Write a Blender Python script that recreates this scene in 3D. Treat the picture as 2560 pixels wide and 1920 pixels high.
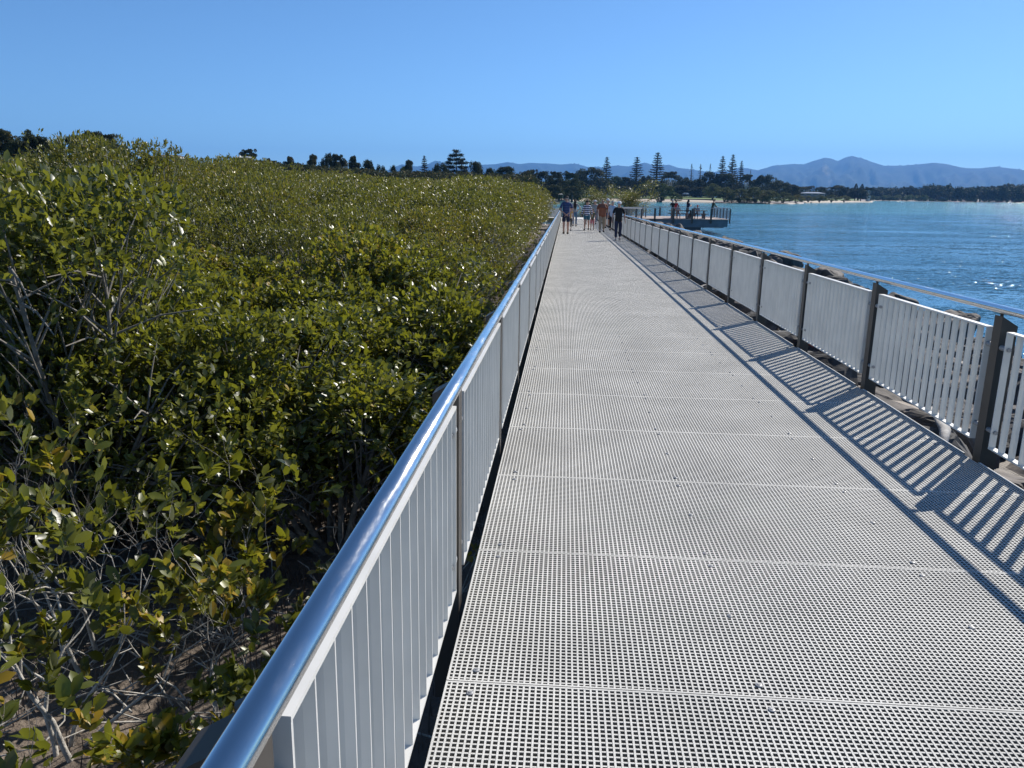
import bpy, bmesh, math, random
import numpy as np
from mathutils import Matrix, Vector, Quaternion
C = bpy.context.scene
for o in list(bpy.data.objects): bpy.data.objects.remove(o)
col = C.collection
PI = math.pi
# ------------------------------------------------------------------ camera
FPX = 1942.3                      # focal length in pixels of a 2560 wide frame
def cam_axes(th, ph, ro):
    F = np.array([-math.sin(ph)*math.cos(th), math.cos(ph)*math.cos(th), -math.sin(th)])
    R = np.array([math.cos(ph), math.sin(ph), 0.]); U = np.cross(R, F)
    c, s = math.cos(ro), math.sin(ro)
    return c*R+s*U, -s*R+c*U, F
EYE = 1.59
DR, DU, DF = cam_axes(.23268, .06349, .0163)     # camera axes in the deck's own frame (the deck falls gently away)
WR, WU, WF = cam_axes(.2399, .06349, .0110)      # camera axes in the level world
A = np.outer(WR, DR)+np.outer(WU, DU)+np.outer(WF, DF)
A4 = Matrix([[A[i][j] for j in range(3)]+[0] for i in range(3)]+[[0, 0, 0, 1]])
DECK = Matrix.Translation((0, 0, EYE)) @ A4 @ Matrix.Translation((0, 0, -EYE))   # deck frame -> world
camd = bpy.data.cameras.new("camera"); cam = bpy.data.objects.new("camera", camd); col.objects.link(cam)
camd.sensor_width = 36; camd.lens = FPX/2560*36; camd.clip_start = .05; camd.clip_end = 60000
cam.matrix_world = Matrix(((WR[0], WU[0], -WF[0], 0), (WR[1], WU[1], -WF[1], 0), (WR[2], WU[2], -WF[2], EYE), (0, 0, 0, 1)))
C.camera = cam
def ray(x, y):
    d = (x-1280)*WR-(y-960)*WU+FPX*WF
    return d/np.linalg.norm(d[:2])               # unit horizontal length
def at(x, dist, z=None, y=None):                 # a place in the world at a bearing and horizontal distance
    d = ray(x, 487 if y is None else y)
    return Vector((d[0]*dist, d[1]*dist, (EYE+d[2]*dist) if z is None else z))
def zat(x, y, dist): return EYE+ray(x, y)[2]*dist
# ------------------------------------------------------------------ light
SUN = Vector((.845, 1.03, 1.0)).normalized()
el = math.asin(SUN.z); az = math.atan2(SUN.x, SUN.y)
w = bpy.data.worlds.new("World"); C.world = w; w.use_nodes = True
nt = w.node_tree; bgn = nt.nodes["Background"]
sky = nt.nodes.new("ShaderNodeTexSky"); sky.sky_type = 'NISHITA'; sky.sun_disc = False
sky.sun_elevation = el; sky.sun_rotation = az; sky.air_density = .7; sky.dust_density = .15; sky.ozone_density = 4
tint = nt.nodes.new("ShaderNodeMix"); tint.data_type = 'RGBA'; tint.blend_type = 'MULTIPLY'; tint.inputs[0].default_value = 1; tint.inputs[7].default_value = (.74, .96, 1.08, 1)   # the camera's own blue
nt.links.new(sky.outputs[0], tint.inputs[6]); nt.links.new(tint.outputs[2], bgn.inputs[0]); bgn.inputs[1].default_value = .095
sl = bpy.data.lights.new("sun", 'SUN'); sl.energy = 4.9; sl.angle = math.radians(.53); sl.color = (1, .95, .87)
so = bpy.data.objects.new("sun", sl); col.objects.link(so)
so.rotation_euler = (-SUN).to_track_quat('-Z', 'Y').to_euler(); so.location = (30, 30, 60)
C.view_settings.view_transform = 'Standard'; C.view_settings.look = 'None'; C.view_settings.exposure = .45; C.view_settings.gamma = 1
C.cycles.volume_bounces = 0; C.cycles.max_bounces = 7; C.cycles.diffuse_bounces = 3; C.cycles.glossy_bounces = 3
C.cycles.transparent_max_bounces = 8; C.cycles.caustics_reflective = False; C.cycles.caustics_refractive = False
C.cycles.sample_clamp_indirect = 6; C.cycles.use_denoising = True
# ------------------------------------------------------------------ helpers
def tag(o, label=None, cat=None, group=None, kind=None):
    if label: o['label'] = label
    if cat: o['category'] = cat
    if group: o['group'] = group
    if kind: o['kind'] = kind
    return o
def thing(name, label, cat, mat=None, group=None):
    o = bpy.data.objects.new(name, None); o.empty_display_size = .3; col.objects.link(o)
    if mat is not None: o.matrix_world = mat
    return tag(o, label, cat, group)
def link(name, me, mat=None, parent=None, mw=None):
    o = bpy.data.objects.new(name, me); col.objects.link(o)
    if mat is not None and not me.materials: me.materials.append(mat)
    if parent is not None: o.parent = parent
    if mw is not None: o.matrix_world = mw
    return o
def dup(root, mw, label=None, parent=None):
    r = root.copy(); col.objects.link(r); r.matrix_world = mw
    if label: r['label'] = label
    for ch in root.children:
        c = ch.copy(); col.objects.link(c); c.parent = r; c.matrix_parent_inverse = Matrix()
        for g in ch.children:
            d = g.copy(); col.objects.link(d); d.parent = c; d.matrix_parent_inverse = Matrix()
    return r
class MB:
    """collects geometry as numpy arrays"""
    def __init__(s): s.V = []; s.F = []; s.n = 0
    def add(s, V, F):
        V = np.asarray(V, float).reshape(-1, 3)
        s.V.append(V); s.F.extend([tuple(i+s.n for i in f) for f in F]); s.n += len(V)
    def box(s, x0, x1, y0, y1, z0, z1):
        V = [(x, y, z) for z in (z0, z1) for y in (y0, y1) for x in (x0, x1)]
        s.add(V, [(0, 2, 3, 1), (4, 5, 7, 6), (0, 1, 5, 4), (2, 6, 7, 3), (0, 4, 6, 2), (1, 3, 7, 5)])
    def obox(s, c, sx, sy, sz, rot=None):
        R = rot.to_matrix() if rot is not None else Matrix.Identity(3)
        V = [Vector(c)+R @ Vector((x*sx/2, y*sy/2, z*sz/2)) for z in (-1, 1) for y in (-1, 1) for x in (-1, 1)]
        s.add([tuple(v) for v in V], [(0, 2, 3, 1), (4, 5, 7, 6), (0, 1, 5, 4), (2, 6, 7, 3), (0, 4, 6, 2), (1, 3, 7, 5)])
    def tube(s, P, r, n=8, cap=True):
        P = [Vector(p) for p in P]; r = r if hasattr(r, '__len__') else [r]*len(P)
        V = []; F = []; up = None
        for i, p in enumerate(P):
            t = (P[min(i+1, len(P)-1)]-P[max(i-1, 0)]).normalized()
            if up is None: up = t.orthogonal().normalized()
            up = (up-t*up.dot(t)).normalized() if (up-t*up.dot(t)).length > 1e-4 else t.orthogonal().normalized()
            b = t.cross(up)
            for k in range(n):
                a = 2*PI*k/n; V.append(tuple(p+(up*math.cos(a)+b*math.sin(a))*r[i]))
        for i in range(len(P)-1):
            for k in range(n): F.append((i*n+k, i*n+(k+1) % n, (i+1)*n+(k+1) % n, (i+1)*n+k))
        if cap: F.append(tuple(range(n-1, -1, -1))); F.append(tuple((len(P)-1)*n+k for k in range(n)))
        s.add(V, F)
    def ball(s, c, rx, ry, rz, nu=10, nv=6, z0=-1.):
        V = []; F = []
        a0 = math.asin(max(-1, z0))
        for j in range(nv+1):
            a = a0+(PI/2-a0)*j/nv
            for k in range(nu):
                b = 2*PI*k/nu; V.append((c[0]+rx*math.cos(a)*math.cos(b), c[1]+ry*math.cos(a)*math.sin(b), c[2]+rz*math.sin(a)))
        for j in range(nv):
            for k in range(nu): F.append((j*nu+k, j*nu+(k+1) % nu, (j+1)*nu+(k+1) % nu, (j+1)*nu+k))
        F.append(tuple(range(nu-1, -1, -1)))
        s.add(V, F)
    def mesh(s, name, mat=None, smooth=False):
        me = bpy.data.meshes.new(name)
        if s.n:
            V = np.concatenate(s.V); me.vertices.add(len(V)); me.vertices.foreach_set('co', V.astype(np.float32).ravel())
            tot = np.array([len(f) for f in s.F], np.int32); st = np.concatenate([[0], np.cumsum(tot)[:-1]]).astype(np.int32)
            li = np.fromiter((i for f in s.F for i in f), np.int32)
            me.loops.add(len(li)); me.loops.foreach_set('vertex_index', li)
            me.polygons.add(len(tot)); me.polygons.foreach_set('loop_start', st)
            me.update(calc_edges=True)
            me.polygons.foreach_set('use_smooth', np.full(len(tot), smooth, bool))
        if mat: me.materials.append(mat)
        return me
    def build(s, name, mat=None, parent=None, mw=None, smooth=False):
        return link(name, s.mesh(name, mat, smooth), None, parent, mw)
def mesh_q(name, V, Q, mat=None, smooth=False):
    """V (n,3), Q (m,k) all faces with k corners"""
    me = bpy.data.meshes.new(name); V = np.asarray(V, np.float32); Q = np.asarray(Q, np.int32)
    me.vertices.add(len(V)); me.vertices.foreach_set('co', V.ravel())
    me.loops.add(Q.size); me.loops.foreach_set('vertex_index', Q.ravel())
    me.polygons.add(len(Q)); me.polygons.foreach_set('loop_start', np.arange(0, Q.size, Q.shape[1], dtype=np.int32))
    me.update(calc_edges=True)
    me.polygons.foreach_set('use_smooth', np.full(len(Q), smooth, bool))
    if mat: me.materials.append(mat)
    return me
# ------------------------------------------------------------------ materials
def newmat(name):
    m = bpy.data.materials.new(name); m.use_nodes = True; t = m.node_tree
    return m, t, t.nodes["Principled BSDF"]
def N(t, ty, **kw):
    n = t.nodes.new(ty)
    for k, v in kw.items():
        if k in n.inputs: n.inputs[k].default_value = v
        else: setattr(n, k, v)
    return n
def ramp(t, src, stops):
    r = t.nodes.new("ShaderNodeValToRGB"); e = r.color_ramp.elements
    while len(e) < len(stops): e.new(.5)
    for q, (p, c) in zip(e, stops): q.position = p; q.color = (*c, 1)
    t.links.new(src, r.inputs[0]); return r.outputs[0]
def simple(name, c, rough=.6, metal=0., var=.12, scale=6., bump=0., bscale=60., spec=.5, coord='Object'):
    m, t, b = newmat(name); L = t.links
    tc = N(t, "ShaderNodeTexCoord"); no = N(t, "ShaderNodeTexNoise"); no.inputs['Scale'].default_value = scale; no.inputs['Detail'].default_value = 5
    csrc = tc.outputs[coord] if coord != 'World' else N(t, 'ShaderNodeNewGeometry').outputs['Position']
    L.new(csrc, no.inputs['Vector'])
    c = np.array(c)
    L.new(ramp(t, no.outputs[0], [(.3, tuple(c*(1-var))), (.7, tuple(np.minimum(c*(1+var), 1)))]), b.inputs['Base Color'])
    b.inputs['Roughness'].default_value = rough; b.inputs['Metallic'].default_value = metal; b.inputs['Specular IOR Level'].default_value = spec
    if bump:
        n2 = N(t, "ShaderNodeTexNoise"); n2.inputs['Scale'].default_value = bscale; n2.inputs['Detail'].default_value = 4
        L.new(csrc, n2.inputs['Vector'])
        bp = N(t, "ShaderNodeBump"); bp.inputs['Strength'].default_value = bump; bp.inputs['Distance'].default_value = .01
        L.new(n2.outputs[0], bp.inputs['Height']); L.new(bp.outputs[0], b.inputs['Normal'])
    return m
M = {}
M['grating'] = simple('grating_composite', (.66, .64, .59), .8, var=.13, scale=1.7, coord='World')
m = M['grating']; t = m.node_tree; b = t.nodes["Principled BSDF"]; src = b.inputs['Base Color'].links[0].from_socket
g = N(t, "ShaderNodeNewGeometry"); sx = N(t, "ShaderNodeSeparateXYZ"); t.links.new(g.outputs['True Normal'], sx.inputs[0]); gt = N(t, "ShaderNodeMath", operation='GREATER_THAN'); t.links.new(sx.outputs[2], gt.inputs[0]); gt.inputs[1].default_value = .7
gn = N(t, "ShaderNodeTexNoise"); gn.inputs['Scale'].default_value = 420; t.links.new(g.outputs['Position'], gn.inputs['Vector'])        # gritted top; faces not pointing up coloured darker, to darken the holes
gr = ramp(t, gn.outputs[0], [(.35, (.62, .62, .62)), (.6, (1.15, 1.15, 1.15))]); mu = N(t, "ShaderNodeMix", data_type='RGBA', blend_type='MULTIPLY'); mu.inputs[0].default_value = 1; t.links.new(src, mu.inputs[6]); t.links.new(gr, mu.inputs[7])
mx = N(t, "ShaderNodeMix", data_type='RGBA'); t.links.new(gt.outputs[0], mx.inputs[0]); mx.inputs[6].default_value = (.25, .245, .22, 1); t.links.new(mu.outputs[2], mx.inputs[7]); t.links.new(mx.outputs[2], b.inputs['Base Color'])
M['white'] = simple('white_powder_coat', (.68, .665, .62), .42, var=.07, scale=5)
M['bronze'] = simple('bronze_powder_coat', (.050, .042, .035), .42, var=.1, scale=4)
M['steel_beam'] = simple('galvanised_beam', (.16, .17, .18), .6, var=.2)
M['fascia'] = simple('grey_blue_fascia', (.14, .165, .19), .6, var=.15, scale=2)
M['concrete'] = simple('concrete', (.2, .2, .2), .85, var=.2, scale=2, bump=.4)
M['timber'] = simple('brown_timber', (.09, .06, .045), .7, var=.3, scale=8)
M['pinkdeck'] = simple('tan_decking', (.42, .33, .28), .8, var=.15, scale=5)
M['bolt'] = simple('bolt_steel', (.30, .30, .30), .5, .2, var=.1)
# stainless handrail with smears
m, t, b = newmat('polished_stainless'); b.inputs['Metallic'].default_value = 1; b.inputs['Base Color'].default_value = (.80, .79, .77, 1)
tc = N(t, "ShaderNodeTexCoord"); mp = N(t, "ShaderNodeMapping"); mp.inputs['Scale'].default_value = (30, 5, 30)
no = N(t, "ShaderNodeTexNoise"); no.inputs['Scale'].default_value = 1; no.inputs['Detail'].default_value = 8; no.inputs['Roughness'].default_value = .7
t.links.new(tc.outputs['Object'], mp.inputs[0]); t.links.new(mp.outputs[0], no.inputs['Vector'])
mr = N(t, "ShaderNodeMapRange"); mr.inputs['From Min'].default_value = .45; mr.inputs['From Max'].default_value = .70
mr.inputs['To Min'].default_value = .13; mr.inputs['To Max'].default_value = .30
t.links.new(no.outputs[0], mr.inputs[0]); t.links.new(mr.outputs[0], b.inputs['Roughness']); M['stainless'] = m

def leafmat(name, c1, c2, c3, back, rough=.36, trans=.28, spec=.5, tcol=None):
    m, t, b = newmat(name); L = t.links
    g = N(t, "ShaderNodeNewGeometry"); oi = N(t, "ShaderNodeObjectInfo")
    ad = N(t, "ShaderNodeMath", operation='MULTIPLY_ADD'); L.new(oi.outputs['Random'], ad.inputs[0]); ad.inputs[1].default_value = .6
    sb = N(t, "ShaderNodeMath", operation='SUBTRACT'); L.new(g.outputs['Random Per Island'], sb.inputs[0]); sb.inputs[1].default_value = .27
    L.new(sb.outputs[0], ad.inputs[2])
    cc = ramp(t, ad.outputs[0], [(0., c1), (.5, c2), (.93, c3), (1., (c3[0]*1.5, c3[1]*.95, c3[2]*.7))])
    mx = N(t, "ShaderNodeMix", data_type='RGBA'); L.new(g.outputs['Backfacing'], mx.inputs[0]); L.new(cc, mx.inputs[6]); mx.inputs[7].default_value = (*back, 1)
    L.new(mx.outputs[2], b.inputs['Base Color']); b.inputs['Roughness'].default_value = rough; b.inputs['Specular IOR Level'].default_value = spec
    tr = N(t, "ShaderNodeBsdfTranslucent")
    if tcol:
        tm = N(t, "ShaderNodeMix", data_type='RGBA'); tm.inputs[0].default_value = .6; L.new(cc, tm.inputs[6]); tm.inputs[7].default_value = (*tcol, 1); L.new(tm.outputs[2], tr.inputs[0])
    else: L.new(cc, tr.inputs[0])
    ms = N(t, "ShaderNodeMixShader"); ms.inputs[0].default_value = trans; L.new(b.outputs[0], ms.inputs[1]); L.new(tr.outputs[0], ms.inputs[2])
    L.new(ms.outputs[0], t.nodes['Material Output'].inputs[0]); return m
M['mleaf'] = leafmat('mangrove_leaf', (.036, .047, .008), (.10, .115, .012), (.235, .24, .028), (.15, .16, .085), .36, .40, .55, (.34, .345, .02))
M['mleaf_far'] = leafmat('mangrove_leaf_distant', (.044, .052, .010), (.108, .117, .015), (.22, .22, .032), (.14, .14, .075), .39, .34, .5, (.30, .30, .024))
M['gumleaf'] = leafmat('gum_leaf', (.032, .042, .018), (.058, .068, .028), (.10, .11, .045), (.04, .05, .03), .75, .2, .15)
M['darkleaf'] = leafmat('dark_tree_leaf', (.022, .032, .013), (.04, .054, .018), (.07, .086, .028), (.03, .04, .02), .75, .2, .15)
M['greenleaf'] = leafmat('green_tree_leaf', (.035, .06, .015), (.06, .09, .02), (.10, .13, .03), (.06, .08, .03), .75, .2, .15)
M['pineleaf'] = leafmat('pine_needle', (.012, .022, .014), (.022, .036, .02), (.035, .05, .028), (.02, .03, .02), .75, .1, .15)
M['shoreleaf'] = leafmat('shore_mangrove_leaf', (.07, .085, .028), (.12, .14, .045), (.18, .19, .065), (.08, .09, .04), .75, .2, .15)
M['bark_pale'] = simple('pale_grey_bark', (.41, .385, .345), .85, var=.35, scale=25, bump=.6, bscale=80)
M['bark_mid'] = simple('brown_grey_bark', (.20, .18, .155), .88, var=.4, scale=20, bump=.5, bscale=60)
M['bark_dark'] = simple('dark_bark', (.10, .085, .075), .9, var=.3, scale=4)
M['rock'] = simple('rock_dark', (.062, .057, .053), .85, var=.75, scale=4, bump=1, bscale=7)
M['rock2'] = simple('rock_brown', (.11, .092, .078), .85, var=.7, scale=4, bump=1, bscale=9)
M['rock3'] = simple('rock_pale', (.42, .39, .35), .85, var=.6, scale=4, bump=.9, bscale=9)
M['drift'] = simple('driftwood', (.48, .45, .41), .85, var=.3, scale=14, bump=.6, bscale=30)
M['sand'] = simple('sand', (.46, .38, .29), .9, var=.08, scale=.05)
M['lawn'] = simple('lawn', (.10, .16, .02), .9, var=.2, scale=.05)
M['root'] = simple('root', (.13, .10, .08), .9, var=.4, scale=2, coord='Object')
# mud
m, t, b = newmat('mud'); L = t.links; tc = N(t, "ShaderNodeTexCoord")
n1 = N(t, "ShaderNodeTexNoise"); n1.inputs['Scale'].default_value = 1.3; n1.inputs['Detail'].default_value = 8; L.new(tc.outputs['Object'], n1.inputs[0])
L.new(ramp(t, n1.outputs[0], [(.3, (.085, .066, .05)), (.55, (.16, .125, .097)), (.75, (.24, .19, .15))]), b.inputs['Base Color'])
n2 = N(t, "ShaderNodeTexNoise"); n2.inputs['Scale'].default_value = 14; n2.inputs['Detail'].default_value = 8; L.new(tc.outputs['Object'], n2.inputs[0])
bp = N(t, "ShaderNodeBump"); bp.inputs['Strength'].default_value = 1; bp.inputs['Distance'].default_value = .05; L.new(n2.outputs[0], bp.inputs['Height']); L.new(bp.outputs[0], b.inputs['Normal'])
b.inputs['Roughness'].default_value = .7; M['mud'] = m
# water
m, t, b = newmat('river_water'); L = t.links; g = N(t, "ShaderNodeNewGeometry")
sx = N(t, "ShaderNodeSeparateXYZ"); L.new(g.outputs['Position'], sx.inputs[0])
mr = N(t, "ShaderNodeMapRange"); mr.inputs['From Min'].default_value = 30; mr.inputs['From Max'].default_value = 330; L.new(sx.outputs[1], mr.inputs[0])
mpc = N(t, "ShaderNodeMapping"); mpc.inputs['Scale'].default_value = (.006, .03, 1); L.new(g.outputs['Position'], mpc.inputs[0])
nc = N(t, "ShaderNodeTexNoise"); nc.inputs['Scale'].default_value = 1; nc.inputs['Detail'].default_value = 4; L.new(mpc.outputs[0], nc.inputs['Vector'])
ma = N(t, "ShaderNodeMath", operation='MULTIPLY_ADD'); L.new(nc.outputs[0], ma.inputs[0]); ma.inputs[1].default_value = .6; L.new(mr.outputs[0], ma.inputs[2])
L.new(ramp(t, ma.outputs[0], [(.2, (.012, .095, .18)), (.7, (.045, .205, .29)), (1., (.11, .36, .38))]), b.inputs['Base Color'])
b.inputs['IOR'].default_value = 1.333; b.inputs['Roughness'].default_value = .06
mpl = N(t, "ShaderNodeMapping"); mpl.inputs['Scale'].default_value = (.02, .11, 1); mpl.inputs['Rotation'].default_value = (0, 0, .2); L.new(g.outputs['Position'], mpl.inputs[0])
nl = N(t, "ShaderNodeTexNoise"); nl.inputs['Scale'].default_value = 1; nl.inputs['Detail'].default_value = 5; L.new(mpl.outputs[0], nl.inputs['Vector'])
lane = N(t, "ShaderNodeMapRange"); lane.inputs['From Min'].default_value = .38; lane.inputs['From Max'].default_value = .6; lane.inputs['To Min'].default_value = .25; L.new(nl.outputs[0], lane.inputs[0])   # wind lanes
wex = N(t, "ShaderNodeMapRange"); wex.inputs['From Min'].default_value = 90; wex.inputs['From Max'].default_value = 480; wex.inputs['To Min'].default_value = 1; wex.inputs['To Max'].default_value = 2.3; L.new(sx.outputs[1], wex.inputs[0])   # rougher out in the open river
lw = N(t, "ShaderNodeMath", operation='MULTIPLY'); L.new(lane.outputs[0], lw.inputs[0]); L.new(wex.outputs[0], lw.inputs[1]); lane = lw
prev = None                       # the facets' slopes, given as a normal so that they keep their strength far out
for sc_, k_, lanes_ in (((.15, .4, 1), .38, 0), ((1.6, 3.4, 1), 1.0, 1), ((6., 12., 1), 1.7, 1)):
    mp = N(t, "ShaderNodeMapping"); mp.inputs['Scale'].default_value = sc_; mp.inputs['Rotation'].default_value = (0, 0, .25); L.new(g.outputs['Position'], mp.inputs[0])
    nn = N(t, "ShaderNodeTexNoise"); nn.inputs['Scale'].default_value = 1; nn.inputs['Detail'].default_value = 3; L.new(mp.outputs[0], nn.inputs['Vector'])
    sb = N(t, "ShaderNodeVectorMath", operation='SUBTRACT'); L.new(nn.outputs['Color'], sb.inputs[0]); sb.inputs[1].default_value = (.5, .5, .5)
    ml = N(t, "ShaderNodeVectorMath", operation='MULTIPLY'); L.new(sb.outputs[0], ml.inputs[0]); ml.inputs[1].default_value = (k_*.7, k_, 0)
    if lanes_:
        m2 = N(t, "ShaderNodeVectorMath", operation='SCALE'); L.new(ml.outputs[0], m2.inputs[0]); L.new(lane.outputs[0], m2.inputs['Scale']); ml = m2
    if prev: ad = N(t, "ShaderNodeVectorMath", operation='ADD'); L.new(prev.outputs[0], ad.inputs[0]); L.new(ml.outputs[0], ad.inputs[1]); ml = ad
    prev = ml
ad = N(t, "ShaderNodeVectorMath", operation='ADD'); L.new(prev.outputs[0], ad.inputs[0]); ad.inputs[1].default_value = (0, 0, 1)
prev = N(t, "ShaderNodeVectorMath", operation='NORMALIZE'); L.new(ad.outputs[0], prev.inputs[0])
L.new(prev.outputs[0], b.inputs['Normal']); M['water'] = m
# mountains
m, t, b = newmat('forest_mountain'); L = t.links; g = N(t, "ShaderNodeNewGeometry")
n1 = N(t, "ShaderNodeTexNoise"); n1.inputs['Scale'].default_value = .004; n1.inputs['Detail'].default_value = 8; L.new(g.outputs['Position'], n1.inputs[0])
L.new(ramp(t, n1.outputs[0], [(.35, (.008, .018, .010)), (.7, (.03, .05, .022))]), b.inputs['Base Color']); b.inputs['Roughness'].default_value = .95
b.inputs['Specular IOR Level'].default_value = .1; M['mountain'] = m
# ------------------------------------------------------------------ noise for terrain
def vnoise(x, y, seed=0):
    x = np.asarray(x, float); y = np.asarray(y, float)
    xi = np.floor(x).astype(np.int64); yi = np.floor(y).astype(np.int64); xf = x-xi; yf = y-yi
    def h(a, b):
        v = (a*374761393+b*668265263+seed*2246822519) & 0xffffffff
        v = ((v ^ (v >> 13))*1274126177) & 0xffffffff
        return ((v ^ (v >> 16)) & 0xffff)/65535.
    u = xf*xf*(3-2*xf); v = yf*yf*(3-2*yf)
    return (h(xi, yi)*(1-u)+h(xi+1, yi)*u)*(1-v)+(h(xi, yi+1)*(1-u)+h(xi+1, yi+1)*u)*v
def fbm(x, y, o=4, seed=0):
    s = 0; a = .5
    for k in range(o): s = s+a*vnoise(x*2**k, y*2**k, seed+k); a *= .5
    return s
def grid(name, xs, ys, zf, mat, label=None, kind='structure', smooth=True):
    X, Y = np.meshgrid(xs, ys); Z = zf(X, Y)
    V = np.stack([X, Y, Z], -1).reshape(-1, 3); nx = len(xs); ny = len(ys)
    i = np.arange(nx-1)[None, :]+np.arange(ny-1)[:, None]*nx
    Q = np.stack([i, i+1, i+1+nx, i+nx], -1).reshape(-1, 4)
    o = link(name, mesh_q(name, V, Q, mat, smooth)); tag(o, label, kind=kind); return o
WATER = -1.92
# ------------------------------------------------------------------ setting
def axis(parts): return np.unique(np.concatenate([np.linspace(a, b, n) for a, b, n in parts]))
def groundz(X, Y):
    mud = -1.72+.10*(fbm(X*1.1, Y*1.1, 4, 3)-.5)+.04*(vnoise(X*5, Y*5, 9)-.5)
    bank = np.interp(X, [.8, 2.2, 3.6, 10.3, 12.5], [-1.72, -.85, -.75, -2.1, -3.2])
    z = np.where(X < .8, mud, bank+.12*(fbm(X, Y, 3, 5)-.5))
    z = np.where(Y > 70, np.where(X > -1.5, np.minimum(z, -.75-(Y-70)*.09), z), z)
    z = np.where((Y > 92) & (X > -14-.0*Y), -3.2, z)
    z = np.where(Y > 150, np.where(X > -40, -3.2, z), z)
    return z
xs = axis([(-400, -60, 18), (-60, -12, 40), (-12, .8, 110), (.8, 14, 40), (14, 2500, 20)])
ys = axis([(-40, 0, 10), (0, 14, 110), (14, 100, 100), (100, 3000, 30)])
grid('ground', xs, ys, groundz, M['mud'])
wa = MB(); wa.add([(-3000, -200, WATER), (9000, -200, WATER), (9000, 9000, WATER), (-3000, 9000, WATER)], [(0, 1, 2, 3)])
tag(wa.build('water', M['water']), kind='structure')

ridge = [(820, 470), (900, 446), (960, 430), (985, 418), (1005, 410.5), (1040, 416), (1070, 410.5), (1088, 401.5), (1106, 405), (1135, 418), (1165, 415), (1197, 412), (1237, 410.5), (1269, 405), (1298, 410), (1327, 407), (1372, 408.6), (1401, 411), (1437, 408.6), (1473, 418), (1491, 416), (1509, 419), (1542, 413), (1569, 416), (1613, 406), (1637, 414.6), (1673, 411.6), (1694, 419), (1739, 425), (1777, 431), (1815, 427), (1852, 418), (1895, 425.5), (1933, 414), (1980, 409.7), (2009, 410.6), (2037, 401), (2062, 393.9), (2078, 396), (2094, 402.7), (2112, 394), (2129, 389), (2160, 398), (2190, 408), (2211, 414.4), (2256, 413.8), (2297, 410.6), (2335, 406.5), (2366, 410), (2411, 420), (2449, 420.8), (2490, 416.3), (2550, 424), (2620, 432), (2760, 450), (2900, 470)]
def mountains():
    px = np.linspace(820, 2900, 420); py = np.interp(px, [a for a, _ in ridge], [b for _, b in ridge])
    nd = 60; V = np.zeros((nd, len(px), 3))
    for i, (x, y) in enumerate(zip(px, py)):
        d = ray(x, y); d0 = 12000.; top = EYE+d[2]*d0; xx = x*.011
        for j in range(nd):
            u = j/(nd-1)                     # 0 foot .. .75 ridge .. 1 behind
            dist = 7600+5900*u
            s = min(u/.745, 1.)
            prof = (s**1.25) if u <= .745 else 1-(u-.745)*2.2
            n = fbm(xx*1.6+u*1.5, u*7-xx*.8, 5, 11)-.5
            spur = abs(fbm(xx*2.3+u*2, u*2.2, 4, 31)-.5)*2
            k = math.sin(PI*min(s, 1))       # no noise at the ridge line itself
            V[j, i] = (d[0]*dist, d[1]*dist, max(-30, top*prof+k*top*(n*.5-spur*.55+.1)-30*(1-s)))
        V[int(.745*(nd-1)), i, 2] += 70*(fbm(x*.4, 0., 4, 7)-.5)
    i = np.arange(len(px)-1)[None, :]+np.arange(nd-1)[:, None]*len(px)
    Q = np.stack([i, i+1, i+1+len(px), i+len(px)], -1).reshape(-1, 4)
    tag(link('hills', mesh_q('hills', V.reshape(-1, 3), Q, M['mountain'], True)), kind='structure')
mountains()
def landstrip(name, pts, mat, z0=-3, kind='structure', label=None):
    """pts: (px x, near distance, far distance, top z near, top z far)"""
    b = MB(); V = []
    for x, dn, df, zn, zf in pts:
        for dd, z in ((dn-4, z0), (dn, WATER+.05), (dn+(df-dn)*.12, zn), (df, zf), (df+30, z0)):
            p = at(x, dd, z); V.append((p.x, p.y, z))
    n = len(pts); F = []
    for i in range(n-1):
        for k in range(4): F.append((i*5+k, (i+1)*5+k, (i+1)*5+k+1, i*5+k+1))
    b.add(V, F); return tag(b.build(name, mat, smooth=True), label, kind=kind)
def dist_water(x, y):               # where the water's surface is met at a pixel
    return (EYE-WATER)/(-ray(x, y)[2])
M['palegrey'] = simple('pale_grey_bars', (.35, .36, .38), .5)
# ------------------------------------------------------------------ boardwalk (deck frame)
T = Matrix.Translation
XL, XR = -.354, 2.673; Y0, YEND = -.73, 73.0
def grating(x0, x1, y0, y1, mat=None, cell=.0203, bw=.0063, depth=.038):
    """open square mesh: long bars and cross bars, a solid rim"""
    b = MB(); rim = .0075
    for a in ((x0, x0+rim, y0, y1), (x1-rim, x1, y0, y1)): b.box(a[0], a[1], a[2], a[3], -depth, .0012)
    b.box(x0+rim, x1-rim, y0, y0+rim, -depth, .0004); b.box(x0+rim, x1-rim, y1-rim, y1, -depth, .0004)
    n = int(round((x1-x0)/cell)); m_ = int(round((y1-y0)/cell))
    for i in range(1, n):
        x = x0+(x1-x0)*i/n; b.box(x-bw/2, x+bw/2, y0+rim, y1-rim, -depth, 0)
    for j in range(1, m_):
        y = y0+(y1-y0)*j/m_; b.box(x0+rim, x1-rim, y-bw/2, y+bw/2, -depth, -.0012)
    return b.mesh('deck_panel', mat)
walk = thing('boardwalk', 'long light grey open mesh boardwalk running between the mangroves and the river', 'boardwalk', DECK @ T((1.16, 0, 0)))
PL = 1.016
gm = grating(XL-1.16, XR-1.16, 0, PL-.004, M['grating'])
bb = MB()
for (x, y) in ((.09, .05), (.09, PL-.05), (1.03, .05), (1.03, PL-.05), (2.05, .05), (2.05, PL-.05), (2.93, .05), (2.93, PL-.05)): pass
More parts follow.
